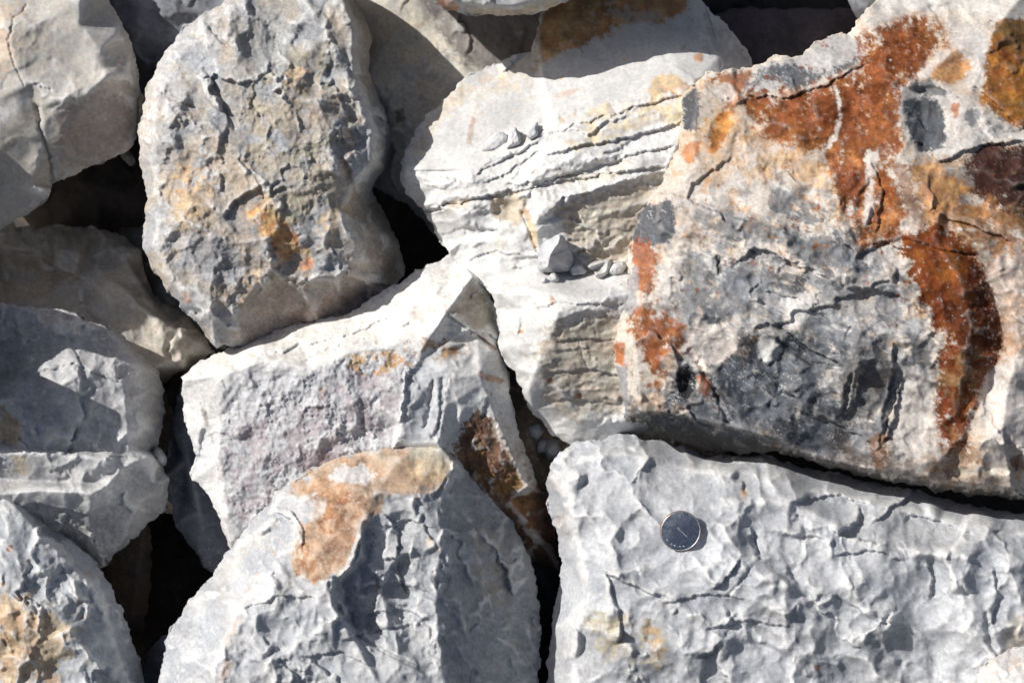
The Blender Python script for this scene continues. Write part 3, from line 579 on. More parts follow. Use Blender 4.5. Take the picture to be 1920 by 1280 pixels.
rock('boulder', 'large white layered boulder with orange stained top and a ledge holding small stones',
     [(755, 305, 5), (757, 285, 0), (775, 253, -8), (795, 222, -14), (846, 174, -26), (870, 146, -36), (917, 127, -44), (957, 107, -48), (994, 99, -40), (1007, 63, -30), (1009, 32, -40), (1028, 12, -50), (1040, -10, -60), (1070, -60, -90), (1180, -80, -120), (1290, -40, -110), (1313, 0, -95), (1349, 36, -90), (1381, 67, -90), (1404, 99, -90), (1414, 130, -90), (1440, 240, -60), (1400, 420, -40), (1330, 620, -40), (1270, 780, -40), (1200, 815, -20), (1130, 838, -20), (1062, 834, -20), (1036, 812, -10), (1017, 790, -5), (999, 775, 0), (980, 745, 10), (969, 711, 20), (954, 681, 25), (937, 662, 30), (935, 625, 35), (931, 587, 35), (924, 561, 30), (912, 539, 25), (864, 501, -5), (845, 486, -10), (834, 464, -10), (815, 430, -10), (796, 400, -10), (783, 384, -5), (759, 364, 0), (751, 336, 5)],
     -20, step=2, roll=5, thick=330, lk=1.6,
     lines=[[(760, 322, 26), (830, 345, 52), (890, 335, 60), (960, 285, 58), (1010, 262, 58)],
            [(999, 100, -34), (1004, 152, -4), (1014, 205, 24), (1020, 258, 50)],
            [(1008, 92, -20), (1018, 152, 10), (1032, 200, 40), (1040, 234, 60)],
            [(1040, 234, 60), (1100, 222, 70), (1200, 195, 70), (1290, 165, 66)],
            [(1000, 282, 62), (1076, 236, 76), (1180, 214, 78), (1290, 182, 70)],
            [(860, 395, 56), (960, 345, 70), (1030, 300, 84), (1130, 290, 88), (1260, 250, 82)],
            [(800, 385, 30), (900, 372, 62), (1000, 345, 84), (1100, 330, 96), (1200, 305, 96), (1270, 280, 84)],
            [(1000, 360, 92), (1012, 400, 96), (1022, 408, 96), (1060, 372, 100), (1130, 352, 102), (1250, 322, 90)],
            [(1022, 414, 84), (1064, 382, 90), (1130, 364, 92), (1250, 334, 78)],
            [(1005, 440, 72), (1080, 430, 72), (1200, 400, 66)],
            [(985, 390, 60), (1000, 430, 70), (1008, 462, 62)],
            [(985, 365, 84), (978, 400, 60), (925, 415, 52)],
            [(1008, 505, 60), (1075, 512, 52), (1175, 494, 46), (1260, 480, 30)],
            [(912, 541, 48), (930, 548, 70), (1000, 545, 92), (1060, 555, 108), (1110, 562, 116), (1175, 552, 110), (1250, 540, 80)],
            [(1045, 585, 122), (1040, 612, 116), (1012, 660, 104), (1002, 700, 92), (990, 730, 60)],
            [(940, 600, 62), (945, 650, 62), (968, 690, 54), (1000, 700, 92)],
            [(1175, 580, 102), (1175, 700, 80), (1175, 790, 40)],
            [(840, 470, 10), (880, 440, 34), (930, 470, 44), (940, 525, 44), (922, 545, 44)],
            [(1290, 0, -80), (1320, 60, -20), (1345, 110, 10), (1350, 150, 20)],
            [(1370, 90, -40), (1400, 130, -50)]],
     pts=[(900, 200, 2), (880, 260, 22), (950, 240, 22), (820, 290, 20), (1150, 100, 8), (1150, 20, -40), (1240, 60, -6), (970, 620, 84), (985, 580, 84), (1090, 680, 86), (1050, 730, 74), (1090, 790, 34), (900, 500, 30), (830, 400, 26), (1100, 470, 58), (1030, 540, 92)],
     seed=111, base=(.62, .61, .59), base2=(.53, .53, .525), mottle=80, con=((80, 6), (34, 3.0), (13, .9)), ang=-.24, stretch=2.6, rough=.35, ridge=.55, relief=g_rel, mask=g_mask, soft=2.4, mat=MAT_S,
     ledges=[([(1020, 257), (1076, 234), (1187, 202), (1290, 174)], 7, 10), ([(1018, 289), (1096, 273), (1155, 261), (1254, 238), (1285, 222)], 12, 14),
             ([(885, 327), (957, 293), (1018, 262)], 9, 9), ([(900, 345), (945, 325), (1020, 277)], 8, 8), ([(945, 346), (1020, 338), (1096, 317), (1187, 289), (1266, 269)], 9, 12),
             ([(785, 394), (878, 374), (973, 354), (1060, 337), (1115, 329), (1250, 309)], 12, 12), ([(1008, 410), (1036, 401), (1056, 370), (1115, 357), (1175, 337), (1250, 321)], 10, 26),
             ([(820, 440), (880, 425), (940, 430)], 6, 12), ([(870, 490), (930, 470), (1000, 480)], 6, 12), ([(1040, 640), (1100, 632), (1175, 640)], 5, 14), ([(1020, 700), (1100, 690), (1175, 705)], 6, 16), ([(1010, 750), (1080, 745), (1175, 760)], 5, 14),
             ([(1000, 580), (1040, 566), (1100, 570), (1175, 566)], 6, 10), ([(760, 340), (800, 345), (840, 352)], 7, 8)],
     scoops=[(1140, 308, 48, 17, -.25, 13, .2), (950, 388, 34, 26, 0, 10, -.2), (1030, 378, 20, 18, 0, -4, 0), (930, 400, 46, 24, -.2, 8, -.2), (1110, 340, 60, 12, -.2, 6, .2), (985, 640, 50, 44, .3, 9, .2), (900, 480, 34, 26, .2, 6, .2), (1105, 320, 50, 16, -.25, 8, .3)],
     cracks=[([(960, 355), (1000, 350), (1060, 330), (1130, 322)], 2, 5), ([(978, 395), (995, 440), (1006, 470)], 3, 6), ([(800, 388), (880, 376), (950, 366)], 2.5, 5), ([(1085, 640), (1100, 690)], 1.5, 2)],
     vein=.5, stains_shading=[([(757, 285), (850, 172), (1000, 96), (1010, 120), (900, 150), (820, 240), (790, 300)], (.60, .50, .37), 14, .6, 12), ([(850, 165), (1000, 125), (1010, 150), (900, 190)], (.60, .47, .31), 10, .5, 12, .35),
             ([(872, 272), (885, 215), (892, 222), (882, 272)], (.45, .27, .19), 4, .6, 5),
             ([(1008, 30), (1030, 0), (1060, -70), (1290, -60), (1290, 25), (1230, 42), (1150, 52), (1110, 80), (1070, 95), (1040, 92), (1045, 110), (1005, 115)], (.44, .26, .12), 4, .95, 9),
             ([(1010, 85), (1050, 80), (1052, 104), (1010, 116)], (.58, .34, .16), 4, .6, 8, .3), ([(1085, 20), (1160, 15), (1260, 20), (1200, 50)], (.52, .48, .44), 6, .6, 14, .2),
             ([(1230, 150), (1265, 135), (1280, 150), (1300, 150), (1300, 175), (1200, 200), (1220, 170)], (.60, .38, .17), 5, .7, 8),
             ([(1030, 240), (1075, 225), (1100, 195), (1130, 200), (1290, 165), (1290, 200), (1180, 215), (1080, 238)], (.62, .45, .24), 6, .6, 8, .5),
             ([(1040, 275), (1080, 245), (1180, 225), (1290, 190), (1290, 230), (1160, 255), (1100, 280)], (.64, .48, .27), 6, .75, 7, .6),
             ([(1300, 103), (1318, 100), (1318, 118), (1302, 116)], ORA, 2, .7, 4), ([(1030, 185), (1060, 170), (1100, 160), (1060, 185)], (.55, .36, .28), 3, .5, 4),
             ([(918, 372), (985, 355), (985, 400), (975, 425), (930, 415)], (.50, .42, .31), 5, .8, 6), ([(1020, 330), (1130, 320), (1200, 290), (1160, 335), (1060, 345)], (.58, .49, .36), 5, .5, 6),
             ([(1040, 405), (1060, 380), (1130, 362), (1240, 335), (1200, 420), (1190, 500), (1080, 480), (1060, 440)], (.45, .385, .29), 8, .75, 10),
             ([(978, 395), (990, 390), (1008, 440), (1006, 480), (995, 450)], (.58, .37, .19), 3, .7, 4), ([(960, 260), (1010, 235), (1010, 262), (970, 280)], (.62, .5, .36), 6, .4, 6, .3),
             ([(835, 375), (885, 370), (880, 390), (840, 400)], (.55, .40, .26), 5, .5, 6), ([(900, 470), (960, 400), (975, 420), (930, 480)], (.52, .45, .34), 7, .5, 8, .3),
             ([(1020, 600), (1175, 590), (1175, 760), (1080, 790), (1010, 740), (1005, 700)], (.40, .345, .265), 10, .8, 12),
             ([(1020, 700), (1170, 690), (1160, 760), (1040, 790), (1000, 760)], (.38, .35, .31), 10, .6, 12, .4),
             ([(1022, 712), (1034, 708), (1036, 716), (1024, 718)], RST, 1.5, .8, 3), ([(1078, 738), (1090, 736), (1090, 746), (1078, 746)], RST, 1.5, .8, 3), ([(970, 618), (982, 618), (982, 625), (970, 625)], (.5, .3, .14), 1.5, .7, 2),
             ([(1340, 50), (1400, 100), (1410, 150), (1340, 130), (1300, 20)], (.30, .31, .33), 8, .6, 10),  # side turned from the sun painted darker
             ([(1034, 555), (1042, 560), (1038, 574), (1032, 570)], (.45, .22, .1), 2, .7, 3), ([(1100, 540), (1175, 540), (1175, 560), (1100, 565)], BLG, 5, .5, 8, .3)],
     key='G')

# ------------------------------------------------------------------ speckled round boulder
def d_rel(X, Y, Wd):
    z = blur(inpoly(X, Y, [(300, 60), (655, -40), (690, 200), (700, 300), (640, 360), (660, 440), (600, 530), (440, 590), (300, 540), (260, 250)]).astype(float), 6)
    h, r, ed = shard(X, Y, 62, 879, .9, 1.6, .3, .5)
    pm = sstep(-.2, .25, fbm(X, Y, 80, 880, 3))
    return Wd + z * (fbm(X, Y, 16, 877, 5, .72) * (2.0 + 4 * pm) - conch(X, Y, 28, 878, .8, 1.6) * 2.6 * pm + blur(h, .7) * 6)
rock('boulder', 'large rounded upright boulder at upper left with rough speckled grey, ochre and orange face',
     [(424, 0, 40), (391, 21, 40), (345, 53, 40), (317, 84, 40), (293, 127, 40), (277, 165, 42), (268, 211, 42), (258, 243, 42), (259, 288, 44), (268, 334, 40), (279, 373, 46), (272, 394, 50), (270, 446, 55), (264, 461, 55), (280, 494, 50), (313, 542, 45), (350, 586, 40), (376, 615, 35), (402, 657, 25), (424, 648, 20), (448, 652, 6), (500, 640, -6), (585, 612, -14), (644, 600, -22), (725, 552, -50), (761, 520, -60), (747, 453, -80), (728, 413, -90), (708, 380, -90), (698, 354, -60), (725, 316, -50), (736, 267, -50), (725, 218, -50), (704, 169, -50), (693, 133, -40), (699, 77, -50), (690, 42, -50), (662, 7, -30), (652, -10, -10), (640, -50, -20), (560, -90, -10), (470, -60, 20)], 20, step=2, roll=7, thick=330, soft=2.5,
     lines=[[(640, -20, 60), (662, 46, 80), (662, 98, 86), (665, 137, 84), (684, 197, 84), (700, 246, 78), (696, 305, 76), (662, 344, 84), (630, 376, 94), (640, 404, 96), (666, 446, 80), (684, 486, 50), (700, 520, 0)],
            [(398, 600, 60), (438, 586, 66), (475, 542, 76), (519, 516, 82), (581, 520, 80), (629, 522, 74), (662, 492, 64), (684, 486, 40)],
            [(290, 300, 76), (290, 210, 74), (330, 110, 76), (400, 40, 76), (440, 10, 70)], [(290, 300, 76), (300, 400, 84), (290, 455, 84), (330, 530, 84), (398, 600, 66)],
            [(398, 600, 66), (404, 640, 46)], [(420, 70, 96), (470, 60, 84), (520, 80, 88), (560, 110, 100)],
            [(640, 395, 92), (700, 440, 10), (740, 500, -60)]],
     pts=[(480, 250, 112), (400, 300, 110), (350, 200, 98), (550, 200, 118), (600, 80, 104), (480, 420, 108), (380, 460, 98), (560, 400, 106), (620, 300, 112), (600, 250, 116), (450, 130, 104), (520, 590, 20), (480, 590, 40), (640, 560, 0), (350, 400, 108)],
     seed=121, base=(.345, .355, .37), base2=(.42, .365, .30), mottle=80, con=((95, 12), (44, 4.5), (19, 1.6)), ang=.9, stretch=1.3, rough=1.1, ridge=.5, relief=d_rel, mat=MAT_R,
     cracks=[([(385, 130), (405, 165), (425, 205), (440, 240)], 5, 10), ([(395, 55), (420, 82), (430, 90)], 2.5, 8), ([(275, 165), (330, 190), (400, 215)], 3, 5), ([(450, 300), (480, 330), (500, 380)], 3, 5)],
     scoops=[(640, 210, 36, 60, -.5, 18, .3), (490, 75, 46, 50, 0, 10, .2), (350, 480, 60, 40, .5, 10, .2), (600, 150, 50, 30, -.5, 8, .2), (420, 360, 40, 30, .5, 8, .1), (570, 480, 60, 30, -.4, 8, 0)],
     stains_shading=[([(300, 280), (420, 260), (640, 120), (660, 300), (640, 420), (580, 540), (440, 600), (340, 520)], (.45, .345, .255), 20, .6, 26, .35),
             ([(300, 60), (420, 0), (440, 60), (400, 200), (340, 250), (270, 240)], (.40, .42, .45), 14, .6, 16, .4),
             ([(320, 320), (360, 300), (400, 350), (380, 440), (330, 420)], (.50, .345, .20), 8, .75, 12, .4), ([(330, 310), (360, 320), (350, 370), (325, 360)], (.55, .33, .18), 6, .5, 8, .3),
             ([(440, 180), (560, 90), (650, 60), (640, 140), (560, 200), (520, 260), (470, 300), (420, 260)], (.40, .345, .255), 12, .7, 16, .35),
             ([(480, 380), (520, 400), (560, 440), (560, 480), (530, 490), (490, 430), (460, 400)], (.58, .33, .15), 6, .95, 8), ([(460, 370), (500, 360), (580, 460), (600, 490), (560, 510), (500, 450)], (.52, .34, .18), 8, .65, 10, .3),
             ([(560, 490), (590, 480), (585, 505), (565, 505)], (.58, .22, .10), 3, .6, 5), ([(340, 545), (360, 550), (358, 568), (342, 566)], (.50, .2, .08), 3, .7, 4),
             ([(420, 560), (470, 500), (500, 520), (440, 590)], (.52, .34, .18), 7, .6, 9, .4), ([(500, 290), (640, 240), (640, 370), (560, 440), (500, 360)], (.36, .335, .26), 14, .7, 16, .5),
             ([(540, 130), (600, 130), (560, 180), (520, 190)], (.52, .34, .20), 6, .6, 10, .25), ([(600, 380), (660, 390), (640, 440), (590, 430)], (.50, .36, .22), 7, .5, 10, .25),
             ([(410, 215), (450, 210), (490, 250), (440, 270), (400, 240)], (.24, .235, .26), 9, .5, 10, .3), ([(620, 280), (660, 270), (670, 330), (630, 340)], (.36, .25, .20), 8, .5, 8, .25),
             ([(350, 430), (420, 440), (480, 520), (440, 540), (330, 500)], (.31, .325, .35), 12, .7, 12), ([(440, 20), (540, 10), (530, 110), (450, 120)], (.36, .36, .345), 8, .7, 8),
             ([(420, 650), (480, 545), (580, 525), (700, 500), (740, 540), (600, 620), (500, 640)], (.40, .33, .28), 10, .75, 10), ([(470, 620), (640, 540), (720, 540), (600, 610)], (.26, .19, .16), 10, .6, 10),  # brownish lower face, with shade painted darker along its underside
             ([(700, 360), (660, 440), (720, 540), (770, 520), (740, 400)], (.36, .31, .25), 8, .7, 8),
             ([(262, 180), (300, 90), (420, 0), (440, 10), (330, 90), (290, 180), (280, 300), (258, 300)], (.56, .54, .52), 5, .6, 5)],  # rim light painted down the left edge
     key='D')

# ------------------------------------------------------------------ orange topped boulder, bottom centre
def n_rel(X, Y, Wd):
    z = blur(inpoly(X, Y, [(306, 1250), (353, 1120), (470, 978), (560, 900), (560, 950), (520, 1050), (440, 1140), (400, 1290), (300, 1290)]).astype(float), 6)
    Wd = Wd + z * (fbm(X * .8 + Y * .6, (Y * .8 - X * .6) * 3, 30, 891, 4, .65) * 4 - conch(X, Y, 20, 892, -.9, 1.8) * 2.2)
    z = blur(inpoly(X, Y, [(850, 850), (980, 1000), (1000, 1290), (830, 1290), (830, 1000)]).astype(float), 8)
    return Wd + z * fbm(X + Y * .5, Y - X * .3, 60, 893, 3) * 8
def n_mask(X, Y):
    return np.where(blur(inpoly(X, Y, [(520, 922), (640, 850), (840, 825), (850, 870), (820, 925), (720, 940), (680, 980), (670, 1050), (620, 1090), (560, 1090), (570, 990)]).astype(float), 5) > .5, .25, 1.0)
rock('boulder', 'grey-white boulder at bottom centre with flat orange-brown top and dark chipped hollow',
     [(306, 1247, 10), (310, 1206, 0), (321, 1177, -10), (353, 1125, -20), (386, 1096, -20), (430, 1031, -20), (471, 978, -10), (520, 922, 10), (544, 901, 20), (589, 877, 25), (637, 857, 25), (686, 844, 25), (727, 838, 25), (780, 832, 20), (828, 836, 10), (849, 852, 0), (881, 889, -30), (930, 934, -62), (971, 995, -80), (995, 1047, -90), (1010, 1104, -90), (1014, 1165, -85), (1012, 1280, -75), (1000, 1420, -60), (800, 1480, 20), (400, 1480, 20), (290, 1400, 10), (285, 1310, 10)], 0, step=2, roll=8, thick=350, soft=2.2, dw=55, lk=1.8,
     lines=[[(520, 924, 30), (570, 936, 70), (564, 980, 88), (524, 1047, 92), (480, 1100, 92), (442, 1145, 108), (420, 1220, 112), (414, 1290, 108)],
            [(828, 838, 30), (852, 864, 34), (845, 900, 52), (830, 926, 70), (826, 1023, 88), (816, 1090, 92), (818, 1145, 96), (822, 1226, 98), (840, 1300, 96)],
            [(830, 926, 70), (780, 918, 78), (722, 934, 92), (716, 965, 100), (682, 978, 112), (676, 1040, 124), (640, 1076, 128), (560, 1092, 122), (525, 1070, 110)],
            [(682, 982, 96), (690, 1050, 90), (640, 1096, 104), (625, 1084, 124)],
            [(640, 1096, 100), (655, 1160, 92), (668, 1192, 104), (700, 1240, 100), (720, 1290, 110)],
            [(625, 1086, 126), (620, 1130, 128), (662, 1196, 122), (690, 1250, 114), (710, 1300, 108)],
            [(690, 1050, 92), (740, 1020, 92), (800, 1000, 90), (826, 1023, 88)],
            [(740, 1020, 92), (760, 1090, 90), (800, 1120, 90)],
            [(470, 1140, 112), (500, 1120, 120), (560, 1110, 124)]],
     pts=[(640, 900, 76), (740, 870, 60), (620, 1000, 112), (700, 930, 96), (380, 1180, 40), (420, 1110, 40), (500, 990, 50), (550, 1200, 122), (600, 1270, 112), (480, 1230, 116), (900, 1050, 20), (900, 1200, 20), (770, 1160, 84), (740, 1200, 92), (770, 960, 84)],
     seed=131, base=(.48, .487, .495), base2=(.36, .375, .40), con=((80, 9), (38, 5.5), (16, 2.2)), ang=.9, stretch=1.5, rough=1.0, ridge=.6, relief=n_rel, mask=n_mask,
     scoops=[(740, 960, 60, 34, .2, 14, .3), (740, 1110, 50, 60, .3, 8, .5), (700, 1150, 24, 60, -.2, 9, .5), (520, 1180, 40, 60, .3, 8, .3), (780, 1220, 50, 40, .4, 12, .3), (780, 1060, 40, 26, .1, 8, .2)],
     ledges=[([(684, 985), (664, 1045), (640, 1090), (650, 1140), (668, 1190)], 16, 26, 'x'), ([(716, 960), (745, 1000), (740, 1060), (760, 1120)], 10, 12, 'x'), ([(700, 1060), (710, 1100), (700, 1150), (712, 1180)], -12, 12, 'x'), ([(770, 1010), (765, 1060), (780, 1120), (770, 1180)], -9, 12, 'x'), ([(670, 1100), (740, 1090), (810, 1110)], 8, 9), ([(680, 1150), (750, 1140), (812, 1160)], 7, 9), ([(640, 1200), (700, 1180), (780, 1170)], 8, 14), ([(450, 1140), (520, 1115), (600, 1120)], 6, 18), ([(720, 985), (770, 975), (815, 990)], 8, 16), ([(880, 930), (900, 1050), (930, 1180)], 6, 30, 'x'), ([(560, 1230), (640, 1220), (700, 1250)], 7, 16)],
     cracks=[([(540, 1010), (560, 1060)], 1.5, 2), ([(560, 930), (572, 920), (580, 895)], 2, 4), ([(660, 1185), (720, 1220), (800, 1260)], 3, 6)],
     stains_shading=[([(525, 925), (589, 876), (686, 842), (828, 834), (852, 860), (836, 915), (820, 926), (722, 932), (716, 960), (682, 975), (672, 1035), (635, 1078), (570, 1090), (540, 1060), (570, 980), (600, 940)], (.47, .34, .235), 4, .92, 9),
             ([(545, 920), (680, 850), (700, 900), (640, 960), (600, 1040), (560, 1080), (560, 1050), (590, 960)], (.38, .19, .095), 8, .7, 16, .25),
             ([(600, 920), (700, 930), (680, 1000), (660, 1050), (570, 1085), (565, 1060)], (.25, .095, .04), 8, .6, 18, .15),
             ([(760, 840), (840, 840), (830, 890), (770, 880)], (.45, .43, .35), 10, .75, 12), ([(730, 870), (830, 850), (840, 900), (740, 920)], (.55, .36, .20), 9, .5, 12, .3),
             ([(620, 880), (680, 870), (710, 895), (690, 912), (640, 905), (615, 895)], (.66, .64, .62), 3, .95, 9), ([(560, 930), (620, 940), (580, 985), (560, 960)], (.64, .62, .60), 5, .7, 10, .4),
             ([(690, 1050), (740, 1015), (820, 1010), (818, 1180), (740, 1160), (690, 1190), (660, 1180), (650, 1100)], (.27, .285, .31), 8, .7, 12, .6),  # shade painted inside the chipped hollow
             ([(850, 870), (980, 1000), (1000, 1290), (830, 1290), (835, 1000)], (.30, .315, .335), 10, .8, 12), ([(880, 930), (960, 1050), (960, 1200), (900, 1150)], (.32, .26, .18), 14, .5, 16, .3),  # first patch: right face painted darker as its shaded side
             ([(800, 1005), (825, 1020), (820, 1035), (800, 1020)], (.55, .42, .3), 4, .6, 4), ([(500, 1060), (440, 1180), (425, 1280), (410, 1290), (425, 1170), (485, 1070)], (.55, .36, .25), 4, .5, 6, .3),
             ([(340, 1140), (500, 980), (520, 1000), (400, 1140)], (.52, .47, .40), 10, .4, 12, .3)],
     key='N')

# ------------------------------------------------------------------ pale boulder with the coin
def o_rel(X, Y, Wd):
    z = blur(inpoly(X, Y, [(1130, 950), (1300, 930), (1920, 1010), (2000, 1300), (1100, 1300)]).astype(float), 14)
    h = conch(X, Y, 84, 911, .5, 1.4); h2 = conch(X, Y, 40, 912, .8, 1.3)
    k = 1 - np.exp(-((X - 1278) ** 2 + (Y - 994) ** 2) / 2500.)
    return Wd + z * k * (h * 11 * (.4 + sstep(-.3, .3, fbm(X, Y, 120, 914, 2))) + h2 * 3)
rock('boulder', 'huge pale grey-white chipped boulder filling the bottom right, a silvery coin lying on it',
     [(1029, 876, 20), (1024, 900, 20), (1029, 948, 10), (1053, 1044, 0), (1050, 1091, 0), (1038, 1139, 0), (1031, 1211, 0), (1024, 1280, 0), (1010, 1420, 0), (1300, 1520, 20), (1800, 1500, 20), (2120, 1440, 10), (2180, 1200, 0), (2080, 1010, -10), (1920, 962, 0), (1862, 955, 0), (1791, 940, 0), (1719, 918, 0), (1637, 905, 0), (1575, 890, 0), (1503, 876, 0), (1431, 852, 0), (1326, 856, 0), (1287, 836, 0), (1211, 821, 5), (1168, 812, 8), (1086, 826, 12), (1048, 850, 15)], 0, step=2.1, roll=9, thick=380, soft=3, lk=2.0,
     lines=[[(1050, 890, 62), (1090, 860, 66), (1170, 850, 66), (1230, 862, 60), (1300, 880, 62), (1420, 885, 62), (1510, 915, 58), (1640, 945, 62), (1740, 965, 62), (1900, 1000, 66)],
            [(1050, 890, 62), (1080, 980, 80), (1095, 1100, 84), (1080, 1200, 86), (1075, 1300, 86)],
            [(1100, 960, 100), (1230, 935, 104), (1330, 950, 106), (1480, 940, 96), (1600, 1000, 100), (1700, 1030, 112), (1900, 1060, 112)],
            [(1180, 1130, 122), (1330, 1090, 124), (1460, 1090, 126), (1600, 1110, 126)]],
     pts=[(1150, 1050, 118), (1250, 1000, 116), (1400, 1030, 120), (1550, 1180, 116), (1300, 1230, 110), (1750, 1180, 114), (1870, 1230, 104), (1450, 1270, 104), (1150, 1250, 104), (1278, 990, 117)],
     seed=141, base=(.475, .485, .50), base2=(.36, .375, .40), mottle=80, con=((110, 12), (50, 6.5), (19, 1.5)), ang=.5, stretch=1.25, rough=.7, ridge=.65, relief=o_rel,
     scoops=[(1380, 1000, 50, 60, -.5, 9, .4), (1560, 950, 60, 26, .3, 12, .3), (1700, 980, 60, 30, .3, 10, .2), (1740, 1080, 40, 55, .1, 14, .5), (1620, 1130, 60, 45, .2, 10, .3), (1450, 1015, 50, 22, .1, 8, .4), (1850, 1060, 40, 60, .2, 14, .4), (1430, 1190, 70, 50, -.4, 10, .2)],
     ledges=[([(1405, 985), (1415, 1020), (1428, 1046)], 12, 14, 'x'), ([(1240, 1130), (1330, 1110), (1400, 1120)], 7, 20), ([(1480, 940), (1560, 925), (1640, 945)], 8, 20), ([(1320, 1180), (1400, 1160), (1480, 1175)], 8, 22), ([(1690, 960), (1760, 975), (1830, 1000)], 7, 20), ([(1735, 1040), (1745, 1080), (1740, 1130)], 12, 20, 'x'), ([(1560, 1040), (1640, 1030), (1700, 1050)], 7, 22), ([(1460, 1000), (1530, 1005), (1560, 1020)], 8, 16), ([(1560, 1110), (1640, 1160), (1700, 1170)], 8, 24), ([(1860, 1060), (1870, 1120), (1850, 1180)], 9, 20, 'x')],
     cracks=[([(1410, 1010), (1425, 1045)], 4, 9), ([(1880, 1240), (1855, 1200), (1850, 1150)], 5, 9), ([(1365, 1115), (1400, 1080), (1410, 1060)], 2, 4)],
     stains_shading=[([(1100, 1140), (1160, 1150), (1240, 1180), (1255, 1230), (1240, 1250), (1130, 1230), (1095, 1190)], (.46, .385, .25), 10, .75, 14, .4), ([(1200, 1160), (1240, 1180), (1250, 1230), (1215, 1220)], (.48, .28, .13), 6, .6, 10, .2),
             ([(1030, 900), (1060, 900), (1060, 1040), (1045, 1030)], (.55, .42, .32), 5, .4, 6, .25), ([(1385, 920), (1400, 915), (1400, 930), (1388, 935)], (.5, .35, .22), 3, .7, 4), ([(1526, 1246), (1536, 1246), (1536, 1256), (1526, 1256)], RST, 2, .7, 3),
             ([(1880, 1160), (1940, 1140), (1940, 1230), (1880, 1210)], (.48, .38, .28), 8, .5, 10, .3)],
     key='O')
rock('boulder', 'pale pinkish-white boulder just showing in the bottom right corner',
     [(1815, 1330), (1832, 1262), (1862, 1232), (1900, 1216), (1960, 1205), (2100, 1250), (2100, 1450), (1850, 1450)], 140, step=2, roll=16, thick=150, pts=[(1900, 1290, 190), (1950, 1260, 190)],
     seed=151, base=(.57, .55, .53), base2=(.48, .475, .47), con=((50, 5), (20, 2)), stains_shading=[([(1840, 1250), (1900, 1220), (1920, 1240), (1860, 1280)], (.58, .42, .32), 6, .5, 8, .3)], key='P')

# ------------------------------------------------------------------ rusty boulder
def h_rel(X, Y, Wd):
    z = blur(inpoly(X, Y, [(1240, 400), (1500, 330), (1700, 420), (1760, 520), (1880, 440), (1980, 500), (1980, 900), (1600, 860), (1250, 760)]).astype(float), 20)
    h = conch(X, Y, 70, 931, .45, 1.8); h2 = conch(X, Y, 26, 932, .6, 1.6)
    return Wd + z * (h * 11 + h2 * 2.5)
def h_pre(X, Y, C):
    A = lambda c: np.array(c)[None, None, :]
    def mix(C, c, m, v=None):
        m = np.clip(m, 0, 1)[..., None]; c = A(c) if v is None else A(c) * v[..., None]
        return C * (1 - m) + c * m
    a = math.radians(22); P = X * math.cos(a) + Y * math.sin(a); Q = -X * math.sin(a) + Y * math.cos(a)
    reg = lambda pl, f: blur(inpoly(X, Y, pl).astype(float), f)
    n1 = fbm(P * .42, Q, 52, 951, 6, .60); n2 = fbm(P * .45, Q, 34, 952, 6, .62); n3 = fbm(P, Q, 60, 953, 6, .62); n4 = fbm(X, Y * .6, 14, 954, 5, .75); n5 = fbm(P * .6, Q * 1.2, 44, 955, 6, .64)
    v = 1 + .5 * fbm(X, Y, 22, 956, 5, .7)
    C = mix(C, (.52, .38, .26), sstep(.0, .3, n3) * .6)
    C = mix(C, (.50, .28, .14), sstep(.16, .34, fbm(X, Y, 46, 957, 6, .65)) * .7, v)
    gz = reg([(1280, 400), (1480, 340), (1680, 440), (1760, 560), (1780, 700), (1700, 900), (1500, 860), (1200, 800), (1240, 600)], 16)
    C = mix(C, (.27, .285, .31), gz * sstep(-.06, .12, n1) * .8, v)
    C = mix(C, (.11, .12, .135), gz * sstep(.06, .18, n2) * .85, v)
    dz = reg([(1300, 600), (1500, 610), (1660, 640), (1690, 760), (1640, 880), (1420, 830), (1300, 790), (1180, 780), (1230, 740)], 10)
    C = mix(C, (.070, .078, .092), dz * sstep(-.12, .04, n1 + .4 * n2) * .95, v)
    C = mix(C, (.22, .23, .25), dz * sstep(.0, .2, n5) * .55)
    fz = reg([(1240, 360), (1500, 300), (1700, 440), (1700, 700), (1600, 800), (1300, 760), (1200, 700)], 16)
    C = mix(C, (.62, .60, .575), fz * sstep(.06, .26, n5) * .85)
    C = mix(C, (.64, .62, .60), np.maximum(fz, dz) * sstep(.22, .42, n4) * .7)
    rz = reg([(1780, 280), (1980, 240), (1980, 700), (1880, 640), (1840, 480), (1700, 420)], 12)
    C = mix(C, (.20, .085, .03), rz * sstep(-.1, .12, n2) * .75, v); C = mix(C, (.10, .09, .095), rz * sstep(.1, .3, n1) * .7)
    return C
def h_col(X, Y, Wd, C):
    P = X * .87 + Y * .5; Q = -X * .5 + Y * .87
    dk = sstep(.25, .12, C.mean(-1)) * sstep(2.2, 1.5, C[..., 0] / C[..., 2]) * sstep(1750, 1680, X) * sstep(0, -14, Y - np.interp(X, [1150, 1306, 1480, 1680, 1930], [780, 806, 842, 895, 924]))
    st_ = sstep(.028, .004, np.abs(fbm(P * .35, Q, 26, 962, 5, .62))) * .7 + sstep(.26, .44, fbm(P * .5, Q, 16, 963, 5, .66)) * .5
    m = np.clip(dk * st_ * sstep(-.25, .2, fbm(X, Y, 60, 964, 3)), 0, 1)[..., None]
    C = C * (1 - m) + np.array((.52, .52, .52))[None, None, :] * m
    m = (sstep(.20, .42, fbm(X, Y, 13, 961, 5, .75)) * .18 * (sstep(1, -3, (Y - 900) / 60.)))[..., None]
    return C * (1 - m) + np.array((.62, .56, .50))[None, None, :] * m
